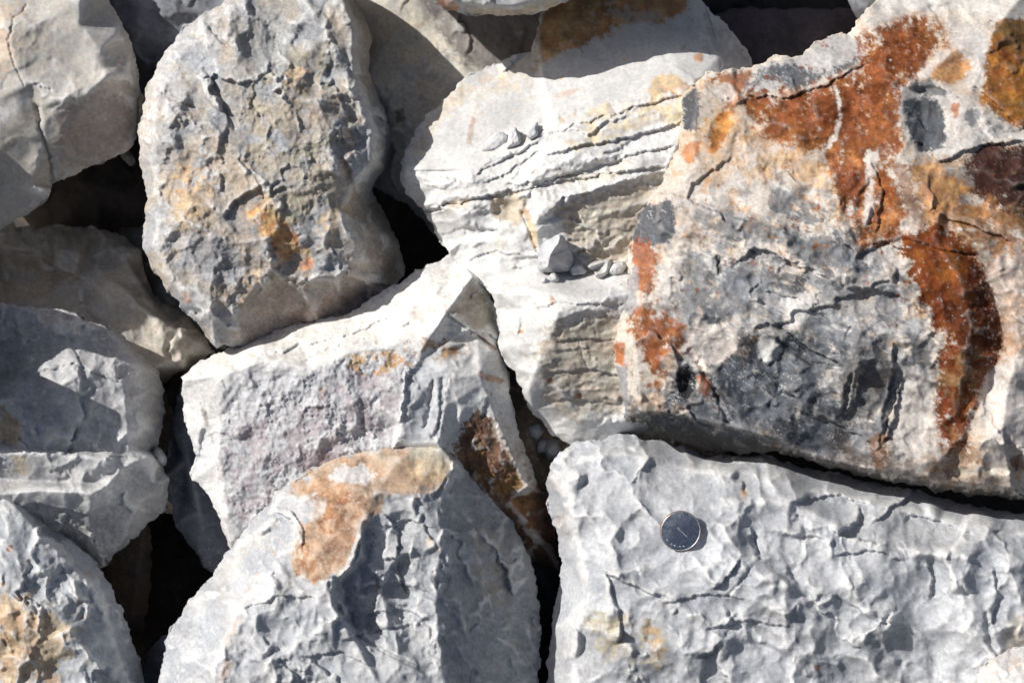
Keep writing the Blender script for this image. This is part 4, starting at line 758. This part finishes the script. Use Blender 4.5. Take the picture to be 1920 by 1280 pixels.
H_ST = [
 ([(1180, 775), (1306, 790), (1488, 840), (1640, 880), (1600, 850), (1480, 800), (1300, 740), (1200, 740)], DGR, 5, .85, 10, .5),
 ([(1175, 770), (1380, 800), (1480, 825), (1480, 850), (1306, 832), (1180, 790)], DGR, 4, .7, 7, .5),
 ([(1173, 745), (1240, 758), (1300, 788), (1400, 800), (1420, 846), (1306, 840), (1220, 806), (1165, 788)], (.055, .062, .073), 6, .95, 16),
 ([(1347, 662), (1397, 629), (1455, 645), (1480, 604), (1554, 662), (1585, 687), (1533, 703), (1529, 736), (1513, 790), (1388, 753), (1320, 712)], (.062, .071, .085), 8, .95, 20),
 ([(1350, 740), (1513, 800), (1610, 861), (1513, 850), (1388, 800)], (.055, .062, .073), 8, .93, 18),
 ([(1587, 662), (1629, 645), (1674, 662), (1678, 720), (1649, 770), (1608, 794), (1571, 786), (1579, 720)], (.125, .115, .108), 4, .93, 8),
 ([(1554, 790), (1620, 794), (1600, 866), (1546, 830)], (.075, .070, .068), 5, .9, 10),
 ([(1273, 490), (1320, 480), (1335, 600), (1290, 620)], (.22, .23, .24), 8, .8, 16), ([(1320, 542), (1372, 500), (1430, 486), (1465, 525), (1405, 575), (1372, 610), (1335, 600)], (.20, .21, .225), 10, .85, 22),
 ([(1484, 510), (1520, 515), (1515, 566), (1484, 566)], (.065, .072, .085), 4, .9, 10), ([(1440, 350), (1492, 358), (1492, 410), (1450, 404)], (.15, .16, .175), 6, .8, 14),
 ([(1340, 405), (1440, 425), (1450, 460), (1350, 445)], (.16, .17, .185), 7, .8, 16), ([(1465, 436), (1585, 440), (1640, 480), (1600, 510), (1480, 485)], (.13, .14, .155), 8, .88, 18),
 ([(1530, 520), (1640, 520), (1680, 570), (1600, 610), (1530, 570)], (.23, .235, .245), 8, .8, 18), ([(1648, 325), (1690, 340), (1694, 420), (1660, 456)], (.15, .10, .075), 6, .85, 12),
 ([(1678, 687), (1753, 680), (1749, 730), (1699, 740)], (.25, .26, .275), 4, .85, 9), ([(1595, 803), (1661, 800), (1650, 868), (1596, 868)], (.25, .26, .275), 4, .8, 9), ([(1560, 600), (1640, 590), (1680, 630), (1620, 650), (1560, 640)], (.33, .33, .335), 6, .8, 14, .6),
 ([(1250, 630), (1330, 600), (1350, 680), (1300, 690)], (.62, .56, .51), 6, .85, 14), ([(1375, 590), (1450, 600), (1440, 640), (1390, 640)], (.62, .60, .575), 6, .8, 16, .5),
 ([(1200, 740), (1300, 700), (1380, 600), (1500, 560), (1620, 600), (1690, 700), (1690, 880), (1500, 850), (1300, 800)], (.13, .14, .155), 14, .6, 26, .4),
 ([(1700, 300), (1840, 360), (1960, 440), (1960, 560), (1900, 560), (1850, 480), (1780, 430), (1700, 420)], (.25, .105, .035), 10, .75, 22, .5),
 # underside: its shade painted in as dark pigment
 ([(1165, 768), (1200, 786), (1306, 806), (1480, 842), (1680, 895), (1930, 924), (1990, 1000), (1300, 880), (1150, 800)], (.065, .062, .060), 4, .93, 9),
 ([(1290, 240), (1380, 200), (1440, 240), (1540, 300), (1600, 420), (1540, 380), (1440, 330), (1330, 330), (1285, 300)], (.50, .27, .11), 16, .6, 20, .5),
 ([(1860, 440), (1980, 430), (1980, 560), (1900, 560)], (.30, .14, .05), 10, .6, 14, .3), ([(1700, 290), (1800, 300), (1830, 430), (1740, 430)], (.36, .17, .06), 10, .55, 16, .3),
 ([(1840, 640), (1960, 560), (1960, 640), (1880, 690)], (.34, .17, .08), 8, .5, 12, .3), ([(1560, 820), (1700, 850), (1900, 900), (1900, 925), (1700, 895), (1560, 860)], (.20, .14, .10), 6, .7, 10, .4),
 ([(1820, 40), (1850, 60), (1845, 130), (1825, 120)], (.34, .33, .325), 4, .7, 6),
 # left edge
 ([(1280, 183), (1310, 160), (1312, 225), (1300, 240), (1322, 240), (1300, 250), (1276, 240)], DGR, 2, .95, 5),
 ([(1205, 392), (1262, 370), (1268, 420), (1262, 450), (1230, 465), (1178, 450)], (.085, .095, .11), 3, .95, 5),
 ([(1176, 460), (1215, 450), (1235, 470), (1225, 500), (1230, 540), (1200, 560), (1182, 500)], RST, 4, .8, 8),
 ([(1180, 500), (1200, 490), (1195, 590), (1170, 590)], (.28, .29, .31), 4, .8, 6),
 ([(1190, 580), (1250, 580), (1285, 620), (1275, 660), (1245, 640), (1250, 720), (1225, 730), (1200, 640), (1175, 600)], (.225, .068, .019), 4, .92, 9),
 ([(1150, 640), (1172, 640), (1170, 690), (1156, 680)], (.42, .13, .04), 3, .9, 4),
 ([(1150, 680), (1175, 690), (1180, 790), (1166, 780)], (.22, .23, .25), 4, .8, 5),
 ([(1265, 690), (1308, 685), (1305, 735), (1288, 755), (1262, 748)], (.02, .022, .026), 2, .95, 4),
 ([(1308, 690), (1335, 710), (1330, 750), (1312, 740)], (.36, .14, .06), 4, .7, 6),
 ([(1322, 300), (1345, 215), (1370, 205), (1372, 240), (1345, 285)], (.42, .18, .05), 3, .95, 6), ([(1275, 280), (1310, 260), (1312, 290), (1288, 310)], (.45, .16, .05), 3, .8, 6),
 ([(1345, 138), (1420, 128), (1400, 165), (1375, 225), (1355, 190)], (.34, .13, .045), 4, .85, 7), ([(1335, 165), (1365, 155), (1385, 170), (1375, 190), (1345, 190)], (.66, .58, .52), 4, .9, 7),
 # top dark band and grey shoulder
 ([(1430, 118), (1500, 106), (1554, 62), (1600, 66), (1632, 100), (1600, 130), (1500, 160), (1420, 175), (1390, 170)], (.42, .415, .41), 5, .9, 6),
 ([(1395, 175), (1415, 140), (1470, 118), (1530, 140), (1610, 105), (1625, 100), (1600, 130), (1540, 148), (1480, 180), (1470, 150), (1440, 145)], (.07, .078, .09), 3, .9, 8),
 # the big rust field
 ([(1640, 45), (1740, 25), (1780, 70), (1740, 125), (1700, 190), (1690, 290), (1650, 300), (1680, 340), (1700, 430), (1640, 470), (1600, 420), (1540, 280), (1500, 290), (1440, 250), (1385, 200), (1420, 165), (1480, 180), (1560, 150), (1620, 130), (1640, 95), (1600, 90)], (.215, .066, .017), 5, .95, 10),
 ([(1650, 50), (1740, 40), (1720, 120), (1680, 160), (1640, 230), (1600, 250), (1500, 240), (1430, 215), (1500, 190), (1600, 150), (1650, 110)], (.125, .032, .012), 10, .85, 16, .3),
 ([(1420, 260), (1500, 280), (1560, 330), (1560, 400), (1480, 330)], (.58, .37, .22), 10, .55, 14, .3),
 ([(1530, 280), (1600, 290), (1660, 350), (1650, 440), (1610, 410), (1570, 340)], (.42, .17, .06), 10, .7, 12, .3),
 ([(1560, 300), (1600, 300), (1615, 360), (1590, 380), (1570, 350)], (.2, .065, .03), 6, .8, 10),
 # white seams
 ([(1640, 20), (1700, -40), (1920, -60), (1960, 60), (1900, 60), (1860, 30), (1760, 25), (1700, 20), (1650, 45), (1610, 55)], (.58, .56, .53), 6, .8, 10),
 ([(1765, 30), (1850, 40), (1860, 90), (1845, 140), (1820, 170), (1800, 120), (1780, 60)], (.42, .40, .385), 6, .85, 8),
 ([(1735, 125), (1790, 95), (1818, 115), (1820, 140), (1790, 160), (1745, 150)], (.42, .21, .08), 4, .9, 8), ([(1735, 150), (1790, 95), (1770, 90), (1715, 145)], (.62, .57, .52), 4, .8, 6),
 ([(1845, 170), (1860, 60), (1870, 35), (1960, 40), (1960, 260), (1900, 240), (1830, 190)], (.27, .105, .018), 4, .95, 8), ([(1870, 40), (1960, 40), (1960, 120), (1890, 100)], (.20, .12, .05), 12, .6, 12),
 ([(1690, 160), (1730, 150), (1790, 175), (1900, 240), (1960, 250), (1960, 280), (1860, 270), (1770, 300), (1710, 290), (1690, 230)], (.56, .53, .50), 5, .9, 8),
 ([(1695, 180), (1760, 190), (1775, 235), (1770, 280), (1725, 285), (1700, 240)], (.07, .078, .09), 3, .95, 7), ([(1695, 155), (1740, 150), (1790, 180), (1720, 180)], (.10, .11, .12), 3, .8, 6),
 ([(1800, 190), (1880, 225), (1900, 255), (1830, 245), (1800, 230)], (.13, .14, .155), 5, .8, 9, .3), ([(1783, 195), (1800, 195), (1798, 225), (1788, 220)], (.45, .20, .09), 3, .8, 4),
 ([(1798, 295), (1860, 270), (1980, 280), (1980, 420), (1900, 410), (1830, 360)], (.055, .022, .018), 7, .97, 10),
 ([(1760, 380), (1830, 360), (1980, 410), (1980, 470), (1850, 460), (1790, 440)], (.25, .115, .045), 10, .85, 14, .6),
 ([(1715, 310), (1770, 310), (1790, 370), (1780, 430), (1750, 420), (1725, 370)], (.46, .25, .11), 8, .8, 10), ([(1675, 300), (1700, 310), (1740, 430), (1730, 450), (1700, 400)], (.22, .15, .12), 6, .7, 8),
 ([(1620, 290), (1650, 280), (1640, 330), (1640, 400), (1610, 440), (1625, 370)], (.68, .63, .58), 4, .8, 6), ([(1620, 440), (1680, 390), (1690, 400), (1640, 450)], (.50, .22, .09), 5, .6, 8),
 # brown channel
 ([(1688, 440), (1735, 425), (1790, 440), (1840, 490), (1868, 560), (1880, 650), (1865, 685), (1845, 720), (1818, 780), (1810, 860), (1780, 850), (1760, 820), (1748, 760), (1752, 700), (1775, 640), (1745, 600), (1720, 540), (1700, 500)], (.15, .038, .009), 4, .98, 7),
 ([(1700, 440), (1760, 440), (1820, 500), (1800, 540), (1740, 520)], (.25, .075, .016), 8, .7, 12, .4), ([(1760, 680), (1840, 640), (1850, 690), (1810, 760), (1760, 740)], (.24, .13, .06), 8, .7, 12, .4), ([(1770, 560), (1850, 560), (1850, 640), (1790, 640)], (.075, .022, .010), 8, .8, 12), ([(1800, 470), (1850, 500), (1885, 600), (1870, 680), (1835, 640), (1830, 560)], (.065, .020, .009), 8, .85, 10),  # last patch: painted shade where the channel turns away to the right
 ([(1735, 800), (1820, 800), (1850, 880), (1800, 910), (1740, 880)], (.24, .12, .06), 8, .7, 14, .3), ([(1730, 850), (1780, 855), (1770, 885), (1730, 885)], (.45, .20, .07), 6, .6, 10, .3),
 ([(1630, 820), (1680, 800), (1660, 870), (1640, 880)], (.18, .08, .035), 5, .75, 8), ([(1580, 700), (1660, 640), (1680, 700), (1640, 790), (1590, 780)], (.15, .15, .15), 6, .8, 9, .5),
 ([(1690, 690), (1750, 700), (1745, 860), (1700, 860), (1660, 830), (1690, 760)], (.58, .54, .50), 6, .75, 10), ([(1850, 700), (1980, 640), (1980, 900), (1840, 860)], (.60, .56, .53), 8, .8, 12), ([(1850, 480), (1980, 450), (1980, 640), (1890, 640)], (.52, .46, .42), 10, .7, 14),
 ([(1880, 560), (1930, 540), (1930, 700), (1880, 680)], (.48, .28, .17), 8, .5, 12, .3), ([(1890, 860), (1920, 850), (1920, 880), (1895, 880)], (.20, .08, .04), 4, .7, 5),
 ([(1430, 630), (1462, 640), (1460, 680), (1425, 672), (1415, 650)], (.66, .64, .61), 3, .9, 7), ([(1320, 610), (1370, 600), (1380, 660), (1340, 690), (1318, 660)], (.64, .58, .53), 4, .85, 9),
 ([(1470, 560), (1520, 540), (1520, 600), (1480, 620)], (.66, .63, .60), 4, .8, 8), ([(1190, 740), (1250, 740), (1240, 775), (1200, 770)], (.58, .44, .33), 4, .7, 7),
 ([(1345, 478), (1352, 480), (1352, 512), (1346, 515)], (.05, .05, .05), 1.5, .9, 2),
 ([(1560, 160), (1568, 160), (1578, 190), (1578, 230), (1570, 260), (1552, 280), (1520, 305), (1520, 300), (1548, 275), (1564, 250), (1571, 220), (1570, 190)], (.70, .64, .58), 1.2, .95, 2)]
halo = []
for st in H_ST:
    c = st[1]
    if c[0] / c[2] > 5 and len(st[0]) > 6: halo.append((st[0], (.44, .21, .08), st[2] * 3 + 14, .75, (st[4] if len(st) > 4 else 10) * 2.0, .45))
H_ST = [((st[0], st[1], st[2] + 3, st[3], (st[4] if len(st) > 4 else 10) * 1.9) + ((st[5],) if len(st) > 5 else ())) if st[1][0] / st[1][2] > 5 and len(st[0]) > 8 else st for st in H_ST]
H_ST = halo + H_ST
rock('boulder', 'big cream boulder at right streaked with rust orange, dark brown and slate grey patches',
     [(1660, -50, 20), (1640, 4, 40), (1627, 16, 50), (1607, 45, 60), (1591, 65, 60), (1554, 63, 60), (1530, 81, 60), (1502, 106, 64), (1465, 104, 66), (1424, 118, 70), (1400, 130, 76), (1343, 132, 80), (1319, 142, 82), (1298, 162, 84), (1280, 183, 86), (1274, 244, 90), (1274, 276, 92), (1250, 317, 92), (1237, 353, 92), (1205, 390, 92), (1185, 439, 92), (1177, 460, 94), (1177, 505, 96), (1173, 567, 98), (1161, 596, 98), (1150, 645, 98), (1157, 695, 98), (1169, 745, 96), (1171, 784, 80), (1223, 803, 60), (1306, 840, 20), (1364, 849, 10), (1430, 849, 20), (1488, 852, 30), (1554, 877, 20), (1616, 890, 20), (1678, 906, 20), (1761, 919, 20), (1844, 929, 20), (1920, 936, 20), (2060, 960, 20), (2180, 700, 40), (2150, 100, 20), (1980, -90, 10), (1800, -110, 0)], 60, step=2, roll=4, thick=300, soft=2.2, lk=1.7, amp=5.5,
     lines=[[(1310, 175, 114), (1302, 240, 120), (1300, 310, 124), (1262, 370, 122), (1232, 440, 124), (1212, 540, 128), (1190, 640, 128), (1200, 740, 128)],
            [(1200, 775, 118), (1240, 772, 124), (1363, 798, 126), (1450, 822, 118), (1513, 858, 104), (1650, 884, 98), (1760, 900, 100), (1900, 915, 100)],
            [(1300, 690, 134), (1340, 700, 138), (1480, 770, 134), (1600, 840, 124), (1700, 880, 114)],
            [(1400, 178, 104), (1480, 178, 116), (1560, 148, 110), (1625, 108, 100), (1640, 60, 90)],
            [(1690, 430, 162), (1720, 540, 162), (1757, 637, 160), (1758, 690, 154), (1750, 745, 144), (1757, 803, 130), (1775, 850, 118)],
            [(1745, 435, 172), (1800, 520, 172), (1822, 610, 166), (1805, 690, 156), (1795, 770, 138)],
            [(1778, 440, 160), (1844, 505, 138), (1869, 572, 128), (1885, 640, 126), (1860, 690, 126), (1850, 738, 120), (1822, 785, 114), (1812, 850, 108)],
            [(1800, 430, 168), (1868, 500, 164), (1895, 570, 160), (1915, 650, 158), (1890, 720, 150), (1860, 800, 136)],
            [(1690, 170, 150), (1695, 290, 158), (1740, 300, 158), (1820, 275, 160), (1920, 262, 150)],
            [(1720, 145, 130), (1790, 95, 112), (1840, 160, 132), (1862, 60, 110)], [(1840, 165, 132), (1920, 250, 146)]],
     pts=[(1450, 300, 142), (1400, 450, 150), (1560, 430, 166), (1650, 300, 156), (1600, 560, 166), (1450, 600, 152), (1620, 700, 156), (1730, 230, 142), (1900, 150, 120), (1900, 400, 160), (1780, 370, 160), (1650, 130, 120), (1880, 800, 150), (1980, 600, 160), (1540, 720, 150), (1810, 180, 138), (1340, 560, 146), (1780, 40, 70), (1860, 20, 66)],
     seed=161, base=(.60, .535, .46), base2=(.52, .475, .43), mottle=80, con=((100, 8), (44, 4), (17, 1.2)), ang=.3, stretch=1.6, rough=.7, ridge=.18, vein=.9, ridgecol=(.62, .58, .54), relief=h_rel, mat=MAT_H,
     scoops=[(1620, 740, 44, 60, .35, 14, -.5), (1530, 640, 40, 60, .3, 12, .4), (1800, 130, 36, 40, .4, 14, .5), (1290, 715, 20, 34, .1, 22, .2), (1735, 240, 46, 50, 0, 9, 0), (1600, 560, 60, 40, .2, 12, .3), (1650, 650, 50, 44, -.2, 12, .4), (1720, 780, 30, 60, .2, 8, .4), (1590, 790, 26, 50, .2, 12, .5), (1350, 240, 18, 40, .3, 8, .3), (1440, 690, 60, 30, .3, 6, .2), (1580, 260, 70, 60, .1, 6, .1)],
     cracks=[([(1310, 680), (1340, 730), (1365, 790)], 5, 8), ([(1460, 640), (1520, 680), (1580, 690)], 4, 9), ([(1240, 765), (1340, 800), (1360, 800)], 2.5, 4), ([(1640, 460), (1700, 450), (1760, 470), (1830, 480)], 3, 5), ([(1690, 700), (1668, 780), (1650, 830)], 4, 8), ([(1346, 480), (1349, 515)], 2.5, 6)],
     ledges=[([(1450, 596), (1484, 625), (1529, 662), (1580, 680)], 13, 26), ([(1306, 674), (1330, 712), (1359, 745), (1390, 786)], 10, 24), ([(1590, 640), (1600, 700), (1585, 780)], -10, 16, 'x'), ([(1675, 640), (1672, 700), (1650, 790)], 14, 18, 'x'),
             ([(1560, 560), (1640, 540), (1700, 560)], 9, 24), ([(1600, 480), (1660, 450), (1700, 470)], 9, 22), ([(1420, 540), (1500, 560), (1560, 600)], 7, 22), ([(1690, 700), (1678, 780), (1650, 840)], 12, 16, 'x'), ([(1690, 170), (1700, 290)], 0, 1, 'x'),
             ([(1400, 178), (1480, 182), (1560, 152), (1630, 112)], 8, 20), ([(1715, 260), (1760, 300), (1830, 275), (1930, 262)], 10, 20), ([(1820, 160), (1852, 180), (1930, 255)], 8, 16), ([(1480, 760), (1560, 790), (1640, 830)], 9, 22), ([(1240, 770), (1340, 796), (1460, 822)], 8, 14), ([(1760, 400), (1830, 425), (1900, 450)], 9, 24), ([(1630, 300), (1655, 360), (1640, 440)], 7, 18, 'x')],
     stains_shading=H_ST, pre=h_pre, color=h_col, key='H')

# ------------------------------------------------------------------ rocks reaching into or hanging over the frame (the top one shades the top; two unseen left ones are added for shade)
rock('boulder', 'pale boulder hanging over the top edge, its rusty chipped underside in view',
     [(520, -330), (900, -420), (1250, -380), (1330, -200), (1260, -60), (1180, -12), (1090, -16), (1064, 2), (1040, 14), (1005, 26), (940, 30), (880, 28), (832, 20), (805, 2), (770, -14), (700, -60), (620, -130), (540, -200)], 98, step=2.5, roll=12, thick=260,
     lines=[[(640, -160, 135), (800, -30, 142), (850, 4, 138), (960, 12, 134), (1050, -10, 130), (1200, -60, 135)]], pts=[(900, -200, 190)],
     seed=171, base=(.50, .49, .47), base2=(.42, .43, .44), con=((70, 5), (26, 2)), key='F',
     stains_shading=[([(810, -5), (850, 0), (865, 22), (830, 18)], (.45, .19, .09), 3, .85, 6), ([(870, 10), (960, 15), (1050, 0), (1040, 20), (960, 32), (880, 30)], (.50, .38, .24), 4, .6, 6), ([(870, -10), (1000, -10), (960, 8), (880, 8)], (.24, .25, .27), 6, .6, 8, .3)])
rock('boulder', 'unseen grey boulder added beyond the left edge of the view, notched to shade the left side in patches',
     [(-340, 500), (-10, 505), (-14, 546), (-100, 538), (-150, 580), (-128, 640), (-12, 660), (-15, 745), (-120, 765), (-340, 770)], 145, step=4, roll=8, thick=300, pts=[(-240, 640, 160)], seed=181, base=PALE, base2=BLG, con=((60, 3),), key='Y1')  # unseen occluder, its notch lets a patch of sun on to the left boulder
rock('boulder', 'unseen grey boulder added beyond the left edge of the view to shade the mid left slab',
     [(-520, 150), (-300, 110), (-200, 140), (-190, 250), (-196, 330), (-230, 338), (-225, 420), (-520, 430)], 122, step=4, roll=8, thick=200, pts=[(-300, 260, 140)], seed=182, base=PALE, base2=BLG, con=((60, 3),), key='Y2')  # unseen occluder added to keep the mid left slab shaded
rock('boulder', 'pale boulder beyond the right edge of the view beside the rusty boulder',
     [(2120, -100), (2400, -160), (2560, 200), (2520, 600), (2300, 760), (2170, 640), (2160, 200)], 0, step=8, roll=40, thick=300, pts=[(2330, 250, 90)], seed=183, base=PALE, base2=BLG, key='Y3')
rock('boulder', 'pale boulder beyond the bottom right corner of the view',
     [(2110, 850), (2300, 780), (2560, 900), (2560, 1400), (2300, 1560), (2130, 1400)], 0, step=8, roll=40, thick=300, pts=[(2330, 1150, 100)], seed=184, base=PALE, base2=BEI, key='Y4')
rock('boulder', 'grey boulder below the bottom edge of the view',
     [(250, 1500), (700, 1470), (1000, 1480), (1250, 1560), (1200, 1900), (600, 1950), (250, 1800)], 0, step=8, roll=40, thick=300, pts=[(750, 1700, 110)], seed=185, base=PALE, base2=BLG, key='Y5')
rock('boulder', 'grey boulder above the top edge of the view, left of the overhanging one',
     [(-250, -500), (150, -560), (500, -480), (540, -260), (420, -130), (100, -180), (-150, -160)], -60, step=8, roll=40, thick=260, pts=[(150, -330, 20)], seed=186, base=PALE, base2=BLG, key='Y6')
rock('boulder', 'grey boulder above the top right edge of the view',
     [(1350, -480), (1700, -520), (2150, -420), (2150, -130), (1800, -140), (1450, -200)], -90, step=8, roll=40, thick=260, pts=[(1750, -300, -20)], seed=187, base=PALE, base2=BLG, key='Y7')

# ------------------------------------------------------------------ small loose stones on the layered boulder
def pebble(label, pl, host, h, seed, tip=None, base=PALE, base2=BLG, group='small loose stones', lift=2):
    cx = sum(p[0] for p in pl) / len(pl); cy = sum(p[1] for p in pl) / len(pl); w = (max(surf(host, cx, cy), surf(host, *pl[0][:2]), surf(host, *pl[len(pl) // 2][:2])) + lift) / ZS
    rs = np.random.RandomState(seed)
    ring = [(cx + (a_ - cx) * (.62 + .2 * rs.rand()) - 1, cy + (b_ - cy) * (.62 + .2 * rs.rand()) - 1, w + h * (.75 + .45 * rs.rand())) for a_, b_ in [p_[:2] for p_ in pl[::2 if len(pl) > 6 else 1]]]
    lns = [[(a_, b_, w + h * c_) for a_, b_, c_ in tip]] if tip else [ring + ring[:1]]
    pl = [(p_[0], p_[1], w + (h * p_[2] if len(p_) > 2 else 0)) for p_ in pl]
    rock('stone', label, pl, w, step=1.3, lines=lns, seed=seed, roll=1.5, thick=28 + h * .6, amp=1.2, soft=1.2,
         base=base, base2=base2, con=((20, 1.2), (9, .5)), rough=.25, ridge=.4, group=group, mat=MAT_S, key='p%d' % seed)
pebble('largest loose grey stone standing on the ledge of the layered boulder', [(1006, 500, .2), (1010, 470, .5), (1022, 452, .7), (1048, 438, .95), (1058, 442, .8), (1066, 462, .3), (1076, 486, 0), (1070, 506, 0), (1040, 512, .1), (1012, 510, .1)], 'G', 42, 201, [(1028, 500, .75), (1032, 478, 1.05), (1046, 458, 1.1), (1050, 446, 1.0)], (.47, .475, .49), (.40, .41, .43))
pebble('dark faceted chip on the ledge just right of the largest loose stone', [(1066, 502), (1078, 496), (1092, 493), (1104, 508), (1098, 518), (1072, 520)], 'G', 16, 202, None, (.30, .31, .33), (.27, .28, .30))
pebble('curved pale chip on the ledge, second from the rusty boulder', [(1100, 500), (1112, 490), (1148, 485), (1152, 496), (1142, 512), (1126, 524), (1116, 520), (1114, 508)], 'G', 16, 203, None, (.46, .45, .44), (.40, .39, .37))
pebble('pale angular chip on the ledge touching the rusty boulder', [(1140, 512), (1150, 494), (1172, 489), (1176, 500), (1166, 515), (1148, 519)], 'G', 14, 204, None, (.55, .55, .55), PALE)
pebble('small white chip at the foot of the largest loose stone', [(1026, 522), (1034, 511), (1044, 512), (1050, 524), (1044, 531), (1030, 530)], 'G', 9, 205, None, (.58, .58, .58), PALE)
pebble('tiny white chip left of the small white chip on the ledge', [(1013, 527), (1018, 519), (1027, 522), (1026, 531), (1016, 533)], 'G', 6, 206, None, (.58, .58, .58), PALE)
pebble('flat pale flake on the left wing of the layered boulder, the wider of the pair', [(901, 282), (912, 264), (926, 250), (944, 246), (952, 256), (944, 280), (928, 288)], 'G', 7, 207, None, (.58, .58, .58), (.53, .53, .54))
pebble('narrow upright white flake on the left wing of the layered boulder', [(948, 280), (952, 262), (956, 240), (968, 238), (978, 262), (976, 270)], 'G', 8, 208, None, (.62, .62, .62), (.56, .56, .57))
pebble('triangular grey flake between the wing and the main step of the layered boulder', [(984, 252), (1006, 230), (1010, 254), (994, 264)], 'G', 6, 209, None, (.45, .46, .48), (.40, .41, .43))
rock('stone', 'small dark stone in the gap beside the ledge of the left grey boulder', [(284, 852), (292, 836), (304, 842), (314, 860), (310, 874), (290, 868)], -60, step=1.5, pts=[(298, 856, -45)], seed=210, roll=4, thick=60, amp=1, base=BLG, base2=GRY, con=((14, 1),), rough=.2, group='small loose stones', key='w1')

# ------------------------------------------------------------------ the coin
def coin():
    cx, cy = 1275, 994
    ws = [surf('O', cx + 30 * math.cos(a), cy + 30 * math.sin(a)) for a in np.linspace(0, 2 * math.pi, 16, endpoint=False)]
    w = max(ws + [surf('O', cx, cy)]) + 3
    root = bpy.data.objects.new('coin', None); sc.collection.objects.link(root)
    root.location = Vector(to_world(np.array(cx + .0), np.array(cy + .0), np.array(w)))
    nrm = (W + V * -0.10 + U * 0.06).normalized(); xx = U - nrm * U.dot(nrm); xx.normalize(); yy = nrm.cross(xx)
    root.rotation_euler = Matrix((xx, yy, nrm)).transposed().to_euler()
    tag(root, 'silvery blue-reflecting coin with copper rim lying on the pale bottom right boulder', 'coin')
    def metal(name, col, ro, bump=0):
        m = bpy.data.materials.new(name); m.use_nodes = True; n = m.node_tree; b = n.nodes['Principled BSDF']
        b.inputs['Metallic'].default_value = 1; b.inputs['Roughness'].default_value = ro
        t = n.nodes.new('ShaderNodeTexNoise'); t.inputs['Scale'].default_value = 900; c = n.nodes.new('ShaderNodeTexCoord'); n.links.new(c.outputs['Object'], t.inputs['Vector'])
        r = n.nodes.new('ShaderNodeValToRGB'); r.color_ramp.elements[0].position = .35; r.color_ramp.elements[1].position = .7
        r.color_ramp.elements[0].color = tuple(x * .65 for x in col) + (1,); r.color_ramp.elements[1].color = tuple(col) + (1,)
        n.links.new(t.outputs[0], r.inputs[0]); n.links.new(r.outputs[0], b.inputs['Base Color'])
        p = n.nodes.new('ShaderNodeBump'); p.inputs['Distance'].default_value = .0001; p.inputs['Strength'].default_value = .4; n.links.new(t.outputs[0], p.inputs['Height']); n.links.new(p.outputs[0], b.inputs['Normal'])
        return m
    ni = metal('worn_nickel', (.85, .87, .92), .30); fr = metal('frosted_nickel', (.80, .80, .78), .55); cu = metal('copper', (.62, .34, .24), .35)
    R = 35 * PX
    def lathe(name, prof, mat, par, seg=96, close=True):
        vs = []; fs = []
        for r, z in prof:
            for i in range(seg):
                a = 2 * math.pi * i / seg; vs.append((r * math.cos(a), r * math.sin(a), z))
        for k in range(len(prof) - 1):
            for i in range(seg):
                j = (i + 1) % seg; fs.append((k * seg + i, k * seg + j, (k + 1) * seg + j, (k + 1) * seg + i))
        if close: fs.append(tuple(reversed(range(seg)))); fs.append(tuple(range((len(prof) - 1) * seg, len(prof) * seg)))
        me = bpy.data.meshes.new(name); me.from_pydata(vs, [], fs); me.materials.append(mat)
        me.polygons.foreach_set('use_smooth', [len(f) == 4 for f in fs]); me.update()
        o = bpy.data.objects.new(name, me); sc.collection.objects.link(o); o.parent = par; return o
    T = .0021
    lathe('edge', [(R * .97, 0), (R, .0002), (R, T - .0003), (R * .985, T - .0002)], cu, root, close=False)
    lathe('rim', [(R * .945, T - .0005), (R * .985, T - .0004), (R * .985, T - .0001), (R * .975, T + .00003), (R * .955, T + .00003), (R * .942, T - .00015)], fr, root, close=False)
    lathe('face', [(R * .95, T - .0002), (R * .3, T - .0002), (R * .01, T - .0002)], ni, root)
    # raised emblem: a low spread-wing motif with a ring of studs
    def relief(name, poly, h=.0002):
        n = len(poly); cxp = sum(p[0] for p in poly) / n; cyp = sum(p[1] for p in poly) / n
        z0 = T - .00021
        vs = [(x * R, y * R, z0) for x, y in poly] + [((x * .8 + cxp * .2) * R, (y * .8 + cyp * .2) * R, z0 + h) for x, y in poly]
        fs = [(i, (i + 1) % n, n + (i + 1) % n, n + i) for i in range(n)] + [tuple(range(n, 2 * n))]
        me = bpy.data.meshes.new(name); me.from_pydata(vs, [], fs); me.materials.append(fr)
        o = bpy.data.objects.new(name, me); sc.collection.objects.link(o); o.parent = root; return o
    relief('emblem', [(-.2, .2), (-.12, .2), (.0, .06), (.1, .0), (.22, -.14), (.34, -.24), (.38, -.32), (.28, -.3), (.16, -.18), (.02, -.04), (-.1, .06)])
    for k in range(5):
        a = math.radians(215 + k * 17 + (k % 2) * 4); c, s = math.cos(a) * .78, math.sin(a) * .78
        relief('stud', [(c + .05 * math.cos(t), s + .05 * math.sin(t)) for t in np.linspace(0, 2 * math.pi, 7)[:-1]])
coin()
print('built in %.1fs' % (time.time() - T0), 'tris', sum(len(o.data.polygons) for o in bpy.data.objects if o.type == 'MESH') * 2)
